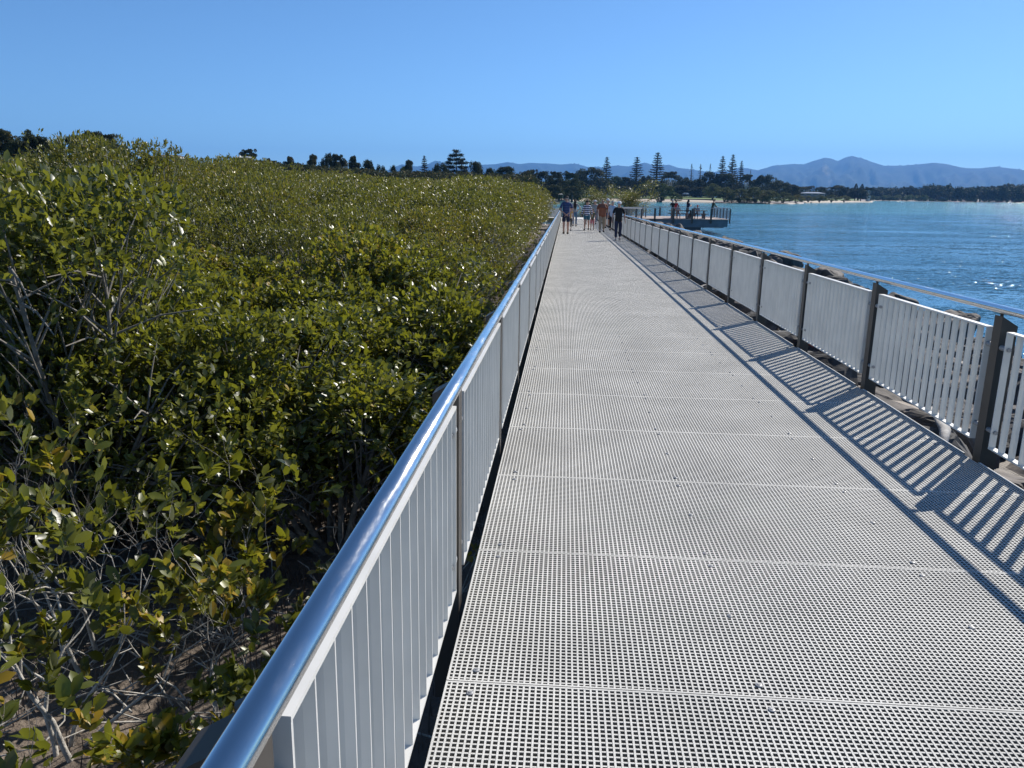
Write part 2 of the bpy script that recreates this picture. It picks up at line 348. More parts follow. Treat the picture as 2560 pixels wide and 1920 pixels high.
bolt = MB(); bolt.ball((0, 0, .0014), .013, .013, .004, 10, 3, 0.); bolt.tube([(0, 0, .005), (0, 0, .0065)], .005, 6); boltm = bolt.mesh('bolt', M['bolt'])
k = 0; y = 2.317-3*PL
random.seed(4)
while y < YEND-.5:
    p = link('deck_panel', gm, None, walk); p.location = (0, y, 0)
    if y < 9:
        for bx in (.085, 1.05, 1.98, 2.93):
            for by in (.065, .52, PL-.065):
                if by == .52 and bx in (.085, 2.93) and random.random() < .5: continue
                q = link('bolt', boltm, None, p); q.location = (XL-1.16+bx+.02*random.random(), by, 0)
    y += PL
bm_ = MB()
for x in (XL+.12, 1.16, XR-.12): bm_.box(x-1.16-.05, x-1.16+.05, -.8, YEND, -.25, -.034)
bm_.build('beam', M['steel_beam'], walk)
cb = MB()
for j in range(37): cb.box(XL-1.16-.02, XR-1.16+.02, j*2.0+.96-.06, j*2.0+.96+.06, -.47, -.252)
cb.build('cross_beam', M['steel_beam'], walk)['kind'] = 'stuff'
pl = MB()
for j in range(19): 
    for x in (0, 2.3): pl.tube([(x-1.16, j*4+.96, -2.4), (x-1.16, j*4+.96, -.472)], .12, 10)
pl.build('pile', M['concrete'], walk)
# edge angles beside the posts, right and left
def edge_mesh(x): 
    b = MB(); b.box(x-1.16, x-1.16+.018, 0, 1.80, -.05, .006); return b.mesh('edge_strip', M['grating'])
er = edge_mesh(XR+.002)
for j in range(-1, 34):
    for me, off in ((er, 5.10),):
        q = link('edge_strip', me, None, walk); q.location = (0, off-4+2*j if me is er else off-2+2*j, 0)
# ------------------------------------------------------------------ railings
def panel_mesh(L=1.77, n=17, w_=.041, z0=.10, z1=.85, name='infill_panel'):
    b = MB(); t_ = .010; st = .006
    b.box(-.0005, w_+.0005, 0, L, z1-t_, z1); b.box(-.0005, w_+.0005, 0, L, z0, z0+t_)
    for i in range(n):
        y = (L-.008)*i/(n-1)
        if i in (0, n-1): b.box(0, w_, y, y+.008, z0+t_, z1-t_)
        else:                     # a shallow blade, thickest along its middle
            S_ = [(0, y), (w_*.5, y-.0045), (w_, y), (w_, y+st), (w_*.5, y+st+.0045), (0, y+st)]
            b.add([(a_, c_, z0+t_) for a_, c_ in S_]+[(a_, c_, z1-t_) for a_, c_ in S_], [(k, (k+1) % 6, 6+(k+1) % 6, 6+k) for k in range(6)])
    return b.mesh(name, M['white'])
def post_mesh(w_=.100, d=.09, zi=.935, zo=.875, zb=-.42):
    b = MB(); V = []
    for x, z in ((0, zi), (w_, zo)):
        V += [(x, -d/2, zb), (x, d/2, zb), (x, d/2, z), (x, -d/2, z)]
    b.add(V, [(0, 1, 2, 3), (5, 4, 7, 6), (0, 3, 7, 4), (1, 5, 6, 2), (3, 2, 6, 7), (0, 4, 5, 1)])
    return b.mesh('post', M['bronze'])
def bracket_mesh():
    b = MB(); b.tube([(.018, 0, .905), (.018, 0, .950), (-.012, 0, .967)], [.011, .011, .010], 8); b.box(-.03, .008, -.022, .022, .958, .964); return b.mesh('bracket', M['bronze'])
def standoff_mesh():
    b = MB()
    for z in (.74, .21):
        for s in (-1, 1): b.tube([(.021, s*.046, z), (.021, s*.115, z)], .0165, 10); b.tube([(.021, s*.128, z), (.021, s*.140, z)], .013, 8)
    return b.mesh('standoff', M['bolt'])
pm, pom, brm, stm = panel_mesh(), post_mesh(), bracket_mesh(), standoff_mesh()
def railing(label, X, side, yp, n, zc, ylast):
    """X inner face, side +1 outward = +x; yp first post"""
    base = DECK @ T((X, yp, 0)) @ Matrix.Diagonal((side, 1, 1, 1))
    r = thing('railing', label, 'railing', base)
    for j in range(n):
        for me, nm, off in ((pm, 'infill_panel', .115), ):
            if j < n-1:
                q = link(nm, me, None, r); q.location = (0, 2*j+.115, 0)
        q = link('post', pom, None, r); q.location = (0, 2*j, 0)
        u = link('bracket', brm, None, q); v = link('standoff', stm, None, q) if j < 12 else None
    b = MB(); ys = list(np.arange(-.9, ylast-yp, 3.0))+[ylast-yp]
    b.tube([(-.03, yy, .985) for yy in ys], .0245, 28)
    h = b.build('handrail', M['stainless'], r, smooth=True)
    for j in range(1, 12):
        jb = MB(); jb.tube([(-.03, 6*j-.6, .985), (-.03, 6*j-.59, .985)], .0251, 28); jb.build('collar', M['stainless'], h)
    return r
railing('white slatted railing on dark posts with polished tube handrail, between boardwalk and mangroves', -.378, -1, .855, 37, .985, 72.9)
railing('white slatted railing on dark posts with polished tube handrail, between boardwalk and rocks', 2.722, 1, 1.015, 34, .985, 67.2)
# landing, second leg, link to the platform
def deckblock(name, label, corners, zt=0, th=.5, mat=None, cat='boardwalk'):
    b = MB(); n = len(corners)
    V = [(x, y, zt) for x, y in corners]+[(x, y, zt-.05) for x, y in corners]
    b.add(V, [tuple(range(n)), tuple(range(2*n-1, n-1, -1))]+[(i, n+i, n+(i+1) % n, (i+1) % n) for i in range(n)])
    r = thing(name, label, cat, DECK @ T((corners[0][0], corners[0][1], 0)))
    me = b.mesh('deck', mat or M['grating']); q = link('deck', me, None, r); q.location = (-corners[0][0], -corners[0][1], 0)
    return r
land = deckblock('landing', 'pale landing where the boardwalk meets the path to the viewing platform', [(-.37, 73.0), (3.6, 73.0), (8, 76.4), (8, 80), (-.37, 80)])
leg2 = deckblock('far_boardwalk', 'distant continuation of the boardwalk bending away behind the mangroves', [(-.37, 74.5), (-.37, 77.6), (-8, 88), (-24, 140), (-27, 139), (-11, 86)])
def simple_rail(label, P, spacing=2.0, name='railing', bars=True, h=1.0, pw=.1, solid=True, cat='railing', postmat=None, drop=.3, FR=None):
    FR = DECK if FR is None else FR
    """railing along a polyline in the deck frame"""
    r = thing(name, label, cat, FR @ T((P[0][0], P[0][1], 0))); o = Vector((P[0][0], P[0][1], 0))
    for i in range(len(P)-1):
        a, b_ = Vector((*P[i], 0)), Vector((*P[i+1], 0)); L = (b_-a).length; n = max(1, round(L/spacing)); d = (b_-a)/n; ang = math.atan2(d.y, d.x); s = d.length
        for j in range(n+1):
            if j == n and i < len(P)-2: continue
            q = MB(); q.box(-pw/2, pw/2, -.05, .05, -drop, h-.06); q = q.build('post', postmat or M['bronze'], r); q.location = a+d*j-o; q.rotation_euler.z = ang
        for j in range(n):
            q = MB(); q.box(.1, s-.1, -.02, .02, h-.16, h-.145); q.box(.1, s-.1, -.02, .02, .1, .115)
            m_ = max(3, int((s-.2)/(.1 if solid else .115)))
            for k_ in range(m_+1):
                x = .1+(s-.208)*k_/m_
                if solid: q.box(x, x+.008, -.035, .035, .115, h-.16)
                else: q.box(x, x+.009, -.006, .006, .115, h-.16)
            q = q.build('infill_panel', M['white'] if solid else M['palegrey'], r); q.location = a+d*j-o; q.rotation_euler.z = ang
    t_ = MB()
    for i in range(len(P)-1): t_.tube([(P[i][0]-o.x, P[i][1]-o.y, h), (P[i+1][0]-o.x, P[i+1][1]-o.y, h)], .028, 10)
    t_.build('handrail', M['palegrey'], r)
    return r
simple_rail('pale railing across the far side of the landing behind the walkers', [(-.37, 80), (8, 80)])
simple_rail('short railing angling from the walkway towards the viewing platform', [(2.75, 67.6), (2.75, 72.6), (7.2, 75.9)], solid=False)
simple_rail('pale railing along the river side of the distant boardwalk', [(-.4, 77.8), (-8, 88.2), (-24, 140.4)], 2.2)
simple_rail('pale railing along the land side of the distant boardwalk', [(-.5, 74.4), (-11.2, 85.8), (-27.2, 139)], 2.2)
# ------------------------------------------------------------------ viewing platform
px0, px1, py0, py1 = 6.6, 15.75, 76.9, 86.6
LEV = T((0, 0, -.55))
plat = thing('viewing_platform', 'raised viewing platform with grey-blue sides standing over the river', 'platform', LEV @ T((px0, py0, 0)))
b = MB(); b.box(0, px1-px0, 0, py1-py0, -.07, 0); b.build('deck', M['pinkdeck'], plat)
b = MB(); b.box(-1.2, px1-px0-.15, .12, .3, -.72, -.075); b.box(px1-px0-.45, px1-px0-.27, .32, py1-py0-.2, -.70, -.075); b.box(-1.2, px1-px0-.15, py1-py0-.4, py1-py0-.2, -.72, -.075)
b.build('fascia', M['fascia'], plat)
b = MB(); b.box(1.5, px1-px0-.5, .1, py1-py0-.5, -.80, -.725); b.build('soffit', M['steel_beam'], plat)
b = MB(); b.box(3.6, 6.6, .6, 3.6, -3.4, -.81); b.build('pier', M['fascia'], plat)
simple_rail('dark post railing with thin balusters round the viewing platform', [(px0-1.5, py0), (px1, py0), (px1, py1), (px0, py1)], 1.75, solid=False, h=1.02, pw=.17, drop=.42, FR=LEV)
def bench_table(x, y, L, label):
    r = thing('picnic_table', label, 'picnic table', LEV @ T((x, y, 0)))
    b = MB()
    for k_ in range(5): b.box(-L/2, L/2, -.36+k_*.148, -.36+k_*.148+.135, .72, .78)
    b.build('table_top', M['timber'], r)
    for s in (-1, 1):
        b = MB()
        for k_ in range(2): b.box(-L/2, L/2, s*.72+(k_-1)*.15, s*.72+(k_-1)*.15+.14, .41, .47)
        b.build('seat', M['timber'], r)
        b = MB(); b.box(s*L*.36-.07, s*L*.36+.07, -.12, .12, 0, .715); b.box(s*L*.36-.05, s*L*.36+.05, -.8, .8, .33, .405); b.box(s*L*.36-.05, s*L*.36+.05, -.75, -.65, 0, .325); b.box(s*L*.36-.05, s*L*.36+.05, .65, .75, 0, .325)
        b.build('leg', M['timber'], r)
bench_table(at(1705, 79.5).x, 78.3, 2.4, 'dark timber picnic table on the platform, the one nearer the boardwalk')
bench_table(at(1741, 79.5).x, 78.3, 2.2, 'dark timber picnic table on the platform, the one nearer the open river')

# ------------------------------------------------------------------ rocks
def rock_mesh(seed, slab=False):
    rnd = random.Random(seed); bm = bmesh.new(); pts = []
    sx, sy, sz = (1, .62, .28) if slab else (1, .8, .62)
    for i in range(26):
        v = Vector((rnd.gauss(0, 1), rnd.gauss(0, 1), rnd.gauss(0, 1))).normalized()
        e = max(abs(v.x), abs(v.y), abs(v.z)); v = v/(e**.75)*rnd.uniform(.42, .56)
        bm.verts.new((v.x*sx, v.y*sy, v.z*sz))
    r = bmesh.ops.convex_hull(bm, input=bm.verts); bmesh.ops.delete(bm, geom=[g for g in r['geom_interior'] if isinstance(g, bmesh.types.BMVert)], context='VERTS')
    bmesh.ops.bevel(bm, geom=bm.edges[:], offset=.018, segments=1, affect='EDGES')
    bmesh.ops.triangulate(bm, faces=[f for f in bm.faces if len(f.verts) > 4]); bmesh.ops.subdivide_edges(bm, edges=bm.edges[:], cuts=3, use_grid_fill=True)
    for v in bm.verts:
        n = fbm(v.co.x*6+seed, v.co.y*6+v.co.z*5, 4, seed); v.co *= 1+(float(n)-.47)*.34
    me = bpy.data.meshes.new('rock'); bm.to_mesh(me); bm.free(); return me
rmats = [M['rock'], M['rock'], M['rock2'], M['rock'], M['rock2'], M['rock3'], M['rock'], M['rock2']]
rprot = []
for i in range(8):
    me = rock_mesh(20+i, i in (1, 4, 5)); me.materials.append(rmats[i]); rprot.append(me)
rnd = random.Random(7)
def bankz(x, y): return float(groundz(np.array([[x]]), np.array([[y]]))[0, 0])
cols_ = ['dark grey', 'dark grey flat', 'brown', 'near black', 'brown slab-like', 'pale whitish', 'charcoal', 'reddish brown']
rocks = []; far_V = MB(); 
def place_rock(x, y, s, k_=None, dz=.0):
    k_ = rnd.choice([0, 1, 2, 3, 4, 6, 7, 0, 1, 3, 4, 5]) if k_ is None else k_
    q = Quaternion((0, 0, 1), rnd.uniform(0, 2*PI)) @ Quaternion((rnd.uniform(-1, 1), rnd.uniform(-1, 1), 0), rnd.uniform(0, .5))
    z = bankz(x, y)+s*(.10 if k_ in (1, 4, 5) else .2)+dz-(.16 if x < 4.6 else 0)
    return (x, y, z, q, s*rnd.uniform(.85, 1.2), s*rnd.uniform(.8, 1.1), s*rnd.uniform(.8, 1.15), k_)
L_ = []
for y in np.arange(.5, 16, .62):
    for x in np.arange(3.15, 8.6, .72): L_.append(place_rock(x+rnd.uniform(-.25, .25), y+rnd.uniform(-.25, .25), rnd.uniform(.65, 1.15)))
for y in np.arange(16, 46, 1.15):
    for x in np.arange(3.75, 10.2, 1.1): L_.append(place_rock(x+rnd.uniform(-.25, .35), y+rnd.uniform(-.35, .35), rnd.uniform(.85, 1.2 if x < 4.5 else 1.6)))
for (x, y, s, k_) in ((9.0, 21.5, 1.05, 3), (9.6, 29.2, 1.4, 2), (10.0, 36, 1.7, 0), (9.3, 27, 1.1, 6), (10.4, 45, 1.5, 3), (10.6, 52, 1.8, 7), (10.9, 57, 1.6, 2), (11.5, 62, 1.9, 4), (11, 67, 1.6, 0)): L_.append(place_rock(x, y, s, k_, .35))
# the individual rocks are those that show largest; the rest of the bank is one mass
L_.sort(key=lambda r: -(r[4]*(2.2 if r[0] > 8.2 else 1)/max(2.5, math.hypot(r[0], r[1]))))
ind = L_[:290]; rest = L_[290:]
for y in np.arange(46, 73, 1.7):
    for x in np.arange(4.7, 11.2, 1.4): rest.append(place_rock(x+rnd.uniform(-.4, .4), y+rnd.uniform(-.5, .5), rnd.uniform(1.2, 2.0)))
for a in np.arange(.1, 1, .03): rest.append(place_rock(5+a*10+rnd.uniform(-.5, .5), 71.5+a*2+rnd.uniform(-2, 1), rnd.uniform(1.1, 1.7)))
ind.sort(key=lambda r: (r[1], r[0]))
ordw = ['first', 'second', 'third', 'fourth', 'fifth', 'sixth', 'seventh', 'eighth', 'ninth', 'tenth', 'eleventh', 'twelfth', 'thirteenth', 'fourteenth', 'fifteenth', 'sixteenth', 'seventeenth', 'eighteenth', 'nineteenth', 'twentieth', 'twenty-first', 'twenty-second', 'twenty-third', 'twenty-fourth', 'twenty-fifth', 'twenty-sixth', 'twenty-seventh', 'twenty-eighth', 'twenty-ninth', 'thirtieth', 'thirty-first', 'thirty-second', 'thirty-third', 'thirty-fourth', 'thirty-fifth', 'thirty-sixth', 'thirty-seventh', 'thirty-eighth', 'thirty-ninth', 'fortieth']
def nth(i): return ordw[min(i, len(ordw)-1)]
seen = {}
for (x, y, z, q, a, b_, c, k_) in ind:
    o = link('rock', rprot[k_]); o.matrix_world = T((x, y, z)) @ q.to_matrix().to_4x4() @ Matrix.Diagonal((a, b_, c, 1))
    band = 'against the foot of the railing' if x < 4.2 else 'on the upper bank' if x < 5.8 else 'halfway down the bank' if x < 7.6 else "at the water's edge"
    bay = max(int((y-1.015)//2), 0)
    key = (cols_[k_], band, bay); seen[key] = seen.get(key, 0)+1
    lab = '%s rock %s, behind the %s railing bay' % (cols_[k_], band, nth(max(bay, 0)))
    if seen[key] > 1: lab = lab.replace(' rock ', ' rock (%s) ' % nth(seen[key]-1))
    tag(o, lab, 'rock', 'riprap rocks between railing and river')
rb = MB()
for (x, y, z, q, a, b_, c, k_) in rest:
    me = rprot[k_]; V = np.array([v.co[:] for v in me.vertices]); R = np.array((q.to_matrix() @ Matrix.Diagonal((a, b_, c))))
    rb.add(V @ R.T+np.array((x, y, z)), [tuple(p.vertices) for p in me.polygons])
tag(rb.build('riprap', M['rock2']), 'broken dark rock lining the far river bank', 'rocks', kind='stuff')
def driftlog(P, r, label):
    b = MB(); b.tube(P, r, 9); o = b.build('driftwood', M['drift'], smooth=True); o['label'] = label; o['category'] = 'driftwood'; o['group'] = 'driftwood on the rocks'
driftlog([(3.15, 3.9, -.32), (3.6, 4.5, -.27), (4.2, 5.4, -.2), (4.5, 6.2, -.3)], [.10, .12, .10, .05], 'grey weathered driftwood log behind the nearest railing panels')
driftlog([(3.0, 6.0, -.35), (3.25, 6.5, -.30), (3.5, 7.3, -.33)], [.03, .045, .02], 'thin pale driftwood branch lying under the second railing panel')
driftlog([(3.2, 4.6, -.50), (3.35, 4.1, -.45), (3.9, 3.7, -.42)], [.02, .035, .03], 'pale stick beside the foot of the nearest right railing post')
driftlog([(5.2, 24, -.55), (6.0, 25.6, -.45), (6.6, 26.8, -.6)], [.08, .1, .05], 'bleached driftwood log on the rocks further along the railing')
# ------------------------------------------------------------------ mangroves
LEAF = np.array([(0, 0, 0), (.30, .215, .035), (.70, .225, .03), (1, 0, -.06), (.30, -.215, .035), (.70, -.225, .03), (.33, 0, 0), (.70, 0, -.01)])
LF4 = [(0, 6, 1, 1)]
def leaves_mesh(name, P, D, size, mat, seed, detail=True):
    """P tips, D leaf directions (n,3), size (n,) -> one mesh of separate folded leaves"""
    rng = np.random.default_rng(seed); n = len(P)
    D = D/np.linalg.norm(D, axis=1, keepdims=True)
    up = np.array([0, 0, 1.])+rng.normal(0, .45, (n, 3))
    S = np.cross(up, D); S /= np.linalg.norm(S, axis=1, keepdims=True)+1e-9; U = np.cross(D, S)
    if detail:
        base = LEAF; F = [(0, 6, 1), (0, 4, 6), (2, 7, 3), (7, 5, 3), (1, 6, 7), (1, 7, 2), (6, 4, 5), (6, 5, 7)]
    else:
        base = np.array([(0, 0, 0), (.5, .24, .04), (1, 0, -.03), (.5, -.24, .04)]); F = [(0, 2, 1), (0, 3, 2)]
    k = len(base)
    V = (P[:, None, :]+size[:, None, None]*(base[None, :, 0:1]*D[:, None, :]+base[None, :, 1:2]*S[:, None, :]+base[None, :, 2:3]*U[:, None, :])).reshape(-1, 3)
    Q = (np.array(F)[None]+(np.arange(n)*k)[:, None, None]).reshape(-1, 3)
    return mesh_q(name, V, Q, mat, detail)
class Grow:
    def __init__(s, seed): s.r = random.Random(seed); s.b = MB(); s.tips = []
    def branch(s, p, d, L, r, lvl, maxl, env, sides=6, wig=.22):
        n = 4; P = [Vector(p)]; R = [r]; d = Vector(d).normalized()
        for i in range(n):
            d = (d+Vector((s.r.gauss(0, wig), s.r.gauss(0, wig), s.r.gauss(0, wig*.6)+.05))).normalized()
            P.append(P[-1]+d*L/n); R.append(r*(1-.55*(i+1)/n))
        s.b.tube(P, R, max(3, sides), cap=False)
        if lvl >= maxl:
            s.tips.append((P[-1], d)); 
            if s.r.random() < .6: s.tips.append((P[-2], (d+Vector((s.r.gauss(0, .7), s.r.gauss(0, .7), .3))).normalized()))
            return
        k = s.r.choice([2, 3, 3]) if lvl < maxl-1 else s.r.choice([2, 3, 4])
        for j in range(k):
            i = s.r.choice([2, 3, 4]) if j else 4
            q = (d*1.0+Vector((s.r.gauss(0, .55), s.r.gauss(0, .55), s.r.gauss(.18, .3)))).normalized()
            s.branch(P[i], q, L*s.r.uniform(.55, .8), R[i]*.8, lvl+1, maxl, env, sides-1, wig)
def mangrove_proto(seed, H, spread, nstem, levels, leaf=.075, per=9, r0=.03, detail=True, mat='mleaf', minz=.25, leafkeep=1.):
    g = Grow(seed); rr = g.r
    for i in range(nstem):
        a = 2*PI*i/nstem+rr.uniform(-.4, .4); lean = rr.uniform(.25, 1.)*spread/H
        g.branch((rr.gauss(0, .05), rr.gauss(0, .05), -.12), (math.cos(a)*lean, math.sin(a)*lean, 1), H*rr.uniform(.38, .55), r0*rr.uniform(.6, 1.1), 0, levels, None)
    stem = g.b.mesh('branches', M['bark_pale'], True)
    P, D, S = [], [], []; rng = random.Random(seed+5)
    for p, d in g.tips:
        if rng.random() > leafkeep or p.z < minz*H: continue
        m_ = rng.randint(per-3, per+3)
        for j in range(m_):
            a = rng.uniform(0, 2*PI); o = d.orthogonal().normalized(); o2 = d.cross(o)
            dd = (d*rng.uniform(.25, 1.1)+(o*math.cos(a)+o2*math.sin(a))*rng.uniform(.5, 1.)+Vector((0, 0, .25)))
            P.append(p-d*rng.uniform(0, .12)); D.append(dd); S.append(leaf*rng.uniform(.45, 1.4))
    lm = leaves_mesh('leaves', np.array([tuple(p) for p in P]), np.array([tuple(p) for p in D]), np.array(S), M[mat], seed, detail)
    return stem, lm
def canopy_proto(seed, R, H, n, leaf, detail=False, mat='mleaf_far', lumps=9, low=.45):
    """a spreading bush whose leaf rosettes fill a lumpy shell, on forking stems"""
    rng = np.random.default_rng(seed); cs = []
    for i in range(lumps):
        a = rng.uniform(0, 2*PI); q = math.sqrt(rng.uniform(0, 1))*R*.66
        cs.append((q*math.cos(a), q*math.sin(a), H*rng.uniform(low, .88)*(1-.3*(q/R)**2), R*rng.uniform(.26, .48)))
    nt_ = n//7; P = np.zeros((nt_, 3)); Nn = np.zeros((nt_, 3)); c = np.array(cs); pick = rng.integers(0, lumps, nt_)
    v = rng.normal(0, 1, (nt_, 3)); v[:, 2] = v[:, 2]*.8+.35; v /= np.linalg.norm(v, axis=1, keepdims=True)
    rad = c[pick, 3]*(1-np.abs(rng.normal(0, .16, nt_))); P = c[pick, :3]+v*rad[:, None]*np.array([1, 1, .75]); P += rng.normal(0, .04, P.shape)
    P[:, 2] = np.maximum(P[:, 2], .25); tz = np.percentile(P[:, 2], 99.2); P[:, 2] = np.where(P[:, 2] > tz, tz-rng.exponential(.12, nt_), P[:, 2])
    PP = np.repeat(P, 7, 0); n2 = len(PP); VV = np.repeat(v, 7, 0)
    D = VV*.6+rng.normal(0, .75, (n2, 3)); D[:, 2] += .35
    PP = PP+rng.normal(0, .02, PP.shape)
    lm = leaves_mesh('leaves', PP, D, leaf*rng.uniform(.45, 1.35, n2), M[mat], seed, detail)
    g = Grow(seed)
    for (x, y, z, r) in cs:
        p0 = Vector((x*.15, y*.15, -.1)); p3 = Vector((x, y, z-.2*r)); mid = (p0+p3)/2+Vector((g.r.gauss(0, .12), g.r.gauss(0, .12), -.1))
        g.b.tube([p0, mid, p3], [.036, .026, .014], 6, False)
        for k in range(16):
            d = Vector((g.r.gauss(0, 1), g.r.gauss(0, 1), g.r.gauss(.2, .8))).normalized(); s0 = mid.lerp(p3, g.r.random())
            e = p3+Vector((d.x, d.y, d.z*.75))*r*g.r.uniform(.8, 1.16); g.b.tube([s0, s0.lerp(e, .5)+Vector((0, 0, .05)), e], [.012, .008, .004], 4, False)
    return g.b.mesh('branches', M['bark_mid' if detail else 'bark_pale'], True), lm
def topz(pr):
    z = np.empty(len(pr[1].vertices)*3, np.float32); pr[1].vertices.foreach_get('co', z); return float(np.percentile(z[2::3], 99.9))
TOPZ = {}
def put_plant(name, meshes, mw, label, cat, group):
    r = thing(name, label, cat, mw, group)
    for me in meshes: link(me.name.split('.')[0], me, None, r)
    return r
near = [mangrove_proto(100+i, h, sp, ns, lv, leaf=.088, per=6, r0=.020, leafkeep=k_, minz=.42) for i, (h, sp, ns, lv, k_) in enumerate(((1.5, .8, 3, 4, .45), (1.2, .7, 3, 4, .4), (1.8, .9, 4, 4, .4), (1.0, .8, 4, 4, .5), (1.6, 1.0, 5, 4, .14)))]
mid = [canopy_proto(200+i, r, h, n, .073, True, 'mleaf', lumps=lu, low=.3) for i, (r, h, n, lu) in enumerate(((1.3, 1.8, 9800, 12), (1.5, 2.1, 12000, 14), (1.1, 1.5, 7500, 10), (1.7, 3.6, 24000, 24)))]
far = [canopy_proto(300+i, r, h, n, .085, False, 'mleaf_far', lumps=lu) for i, (r, h, n, lu) in enumerate(((2.2, 3.0, 12500, 18), (2.6, 3.3, 16000, 22), (2.0, 2.8, 10500, 15)))]
for pr in near+mid+far: TOPZ[pr[1].name] = topz(pr)
rnd = random.Random(12)
def rotz(a): return Matrix.Rotation(a, 4, 'Z')
def mg(pr, x, y, s, label, sz=None, group='mangroves beside the boardwalk', z=-1.72, name='mangrove'):
    return put_plant(name, pr, T((x, y, z)) @ rotz(rnd.uniform(0, 2*PI)) @ Matrix.Diagonal((s, s, sz or s, 1)), label, 'mangrove', group)
# sparse young mangroves on the mud next to the camera
nearL = [(-1.55, 2.2, 0, .85, 'bare-stemmed young mangrove at the bottom edge of the mud, beside the handrail'),
 (-2.75, 1.9, 1, .95, 'leafy young mangrove in the bottom corner of the mud'),
 (-2.5, 2.7, 2, 1.0, 'tall young mangrove with forked pale stems standing in the middle of the open mud'),
 (-3.2, 3.0, 0, 1.05, 'young mangrove with large yellow-green leaf rosettes at the edge of the view'),
 (-1.9, 3.1, 3, 1.0, 'low spreading young mangrove under the tall forked one'),
 (-1.25, 3.3, 1, .85, 'small young mangrove leaning towards the handrail'),
 (-2.9, 3.9, 2, 1.0, 'many-stemmed young mangrove behind the open mud patch'),
 (-3.9, 3.6, 4, 1.1, 'nearly leafless tangle of grey mangrove stems at the far edge of the view'),
 (-2.1, 4.1, 0, .9, 'mid-sized young mangrove between the mud patch and the dense thicket'),
 (-1.3, 4.4, 3, .9, 'low bright green mangrove beside the second handrail post'),
 (-3.4, 4.7, 2, 1.05, 'upright young mangrove in front of the tall thicket'),
 (-4.6, 4.3, 0, 1.15, 'young mangrove with brown stems in front of the tall dark thicket'),
 (-1.0, 5.3, 4, .75, 'bare twiggy mangrove in the mud gap beside the railing'),
 (-2.4, 5.2, 3, 1.1, 'rounded low mangrove closing the mud gap'),
 (-2.0, 1.2, 4, .8, 'leafless twiggy seedling clump at the very bottom of the mud')]
for x, y, k_, s, lab in nearL: mg(near[k_], x, y, s, lab, group='young mangroves on the open mud')
# height of the thicket's top above the water at a place
def top(x, y):
    r = math.hypot(x, y); t_ = np.interp(r, [4, 7, 11, 18, 30, 50, 80], [-.1, -.05, .25, .75, 1.35, 1.9, 2.3])
    left = max(0, -x-2.5); t_ += np.interp(left, [0, 2, 6, 20, 40], [0, .3, .75, 1.35, 1.7])*np.interp(r, [5, 12, 40, 80], [.55, .7, .85, .7])
    return t_+.55*(float(fbm(x*.35, y*.35, 2, 77))-.45)
SK = [(-400, 400), (0, 396), (60, 385), (250, 392), (380, 404), (400, 410), (470, 410), (500, 397), (560, 391), (640, 402), (760, 432), (780, 446), (820, 430), (900, 438), (1000, 445), (1100, 443), (1200, 438), (1280, 446), (1330, 462), (1400, 470)]   # how high the thicket's far crowns stand, by bearing
def cap(x, y):
    d = Vector((x, y, 0)); F_ = Vector(WF); px = 1280+FPX*(d.dot(Vector(WR)))/max(.1, d.dot(F_)); return zat(px, np.interp(px, [a for a, _ in SK], [b for _, b in SK]), math.hypot(x, y))
seen = {}
def lab_m(x, y, tall):
    row = int((-x-.6)//2.2); bay = int(y//2)
    rw = 'hugging the railing' if row <= 0 else 'in the %s row out' % nth(row)
    key = (row, bay); seen[key] = seen.get(key, 0)+1
    l = '%s mangrove %s, by the %s railing post' % ('tall leafy' if tall else 'rounded olive', rw, nth(bay)) if bay < 38 else '%s mangrove %s, %s past the railing end' % ('tall leafy' if tall else 'rounded olive', rw, nth(bay-38))
    return l+(', its %s' % ['', 'darker neighbour', 'paler neighbour', 'smaller neighbour', 'taller neighbour', 'thinner neighbour'][min(seen[key]-1, 5)] if seen[key] > 1 else '')
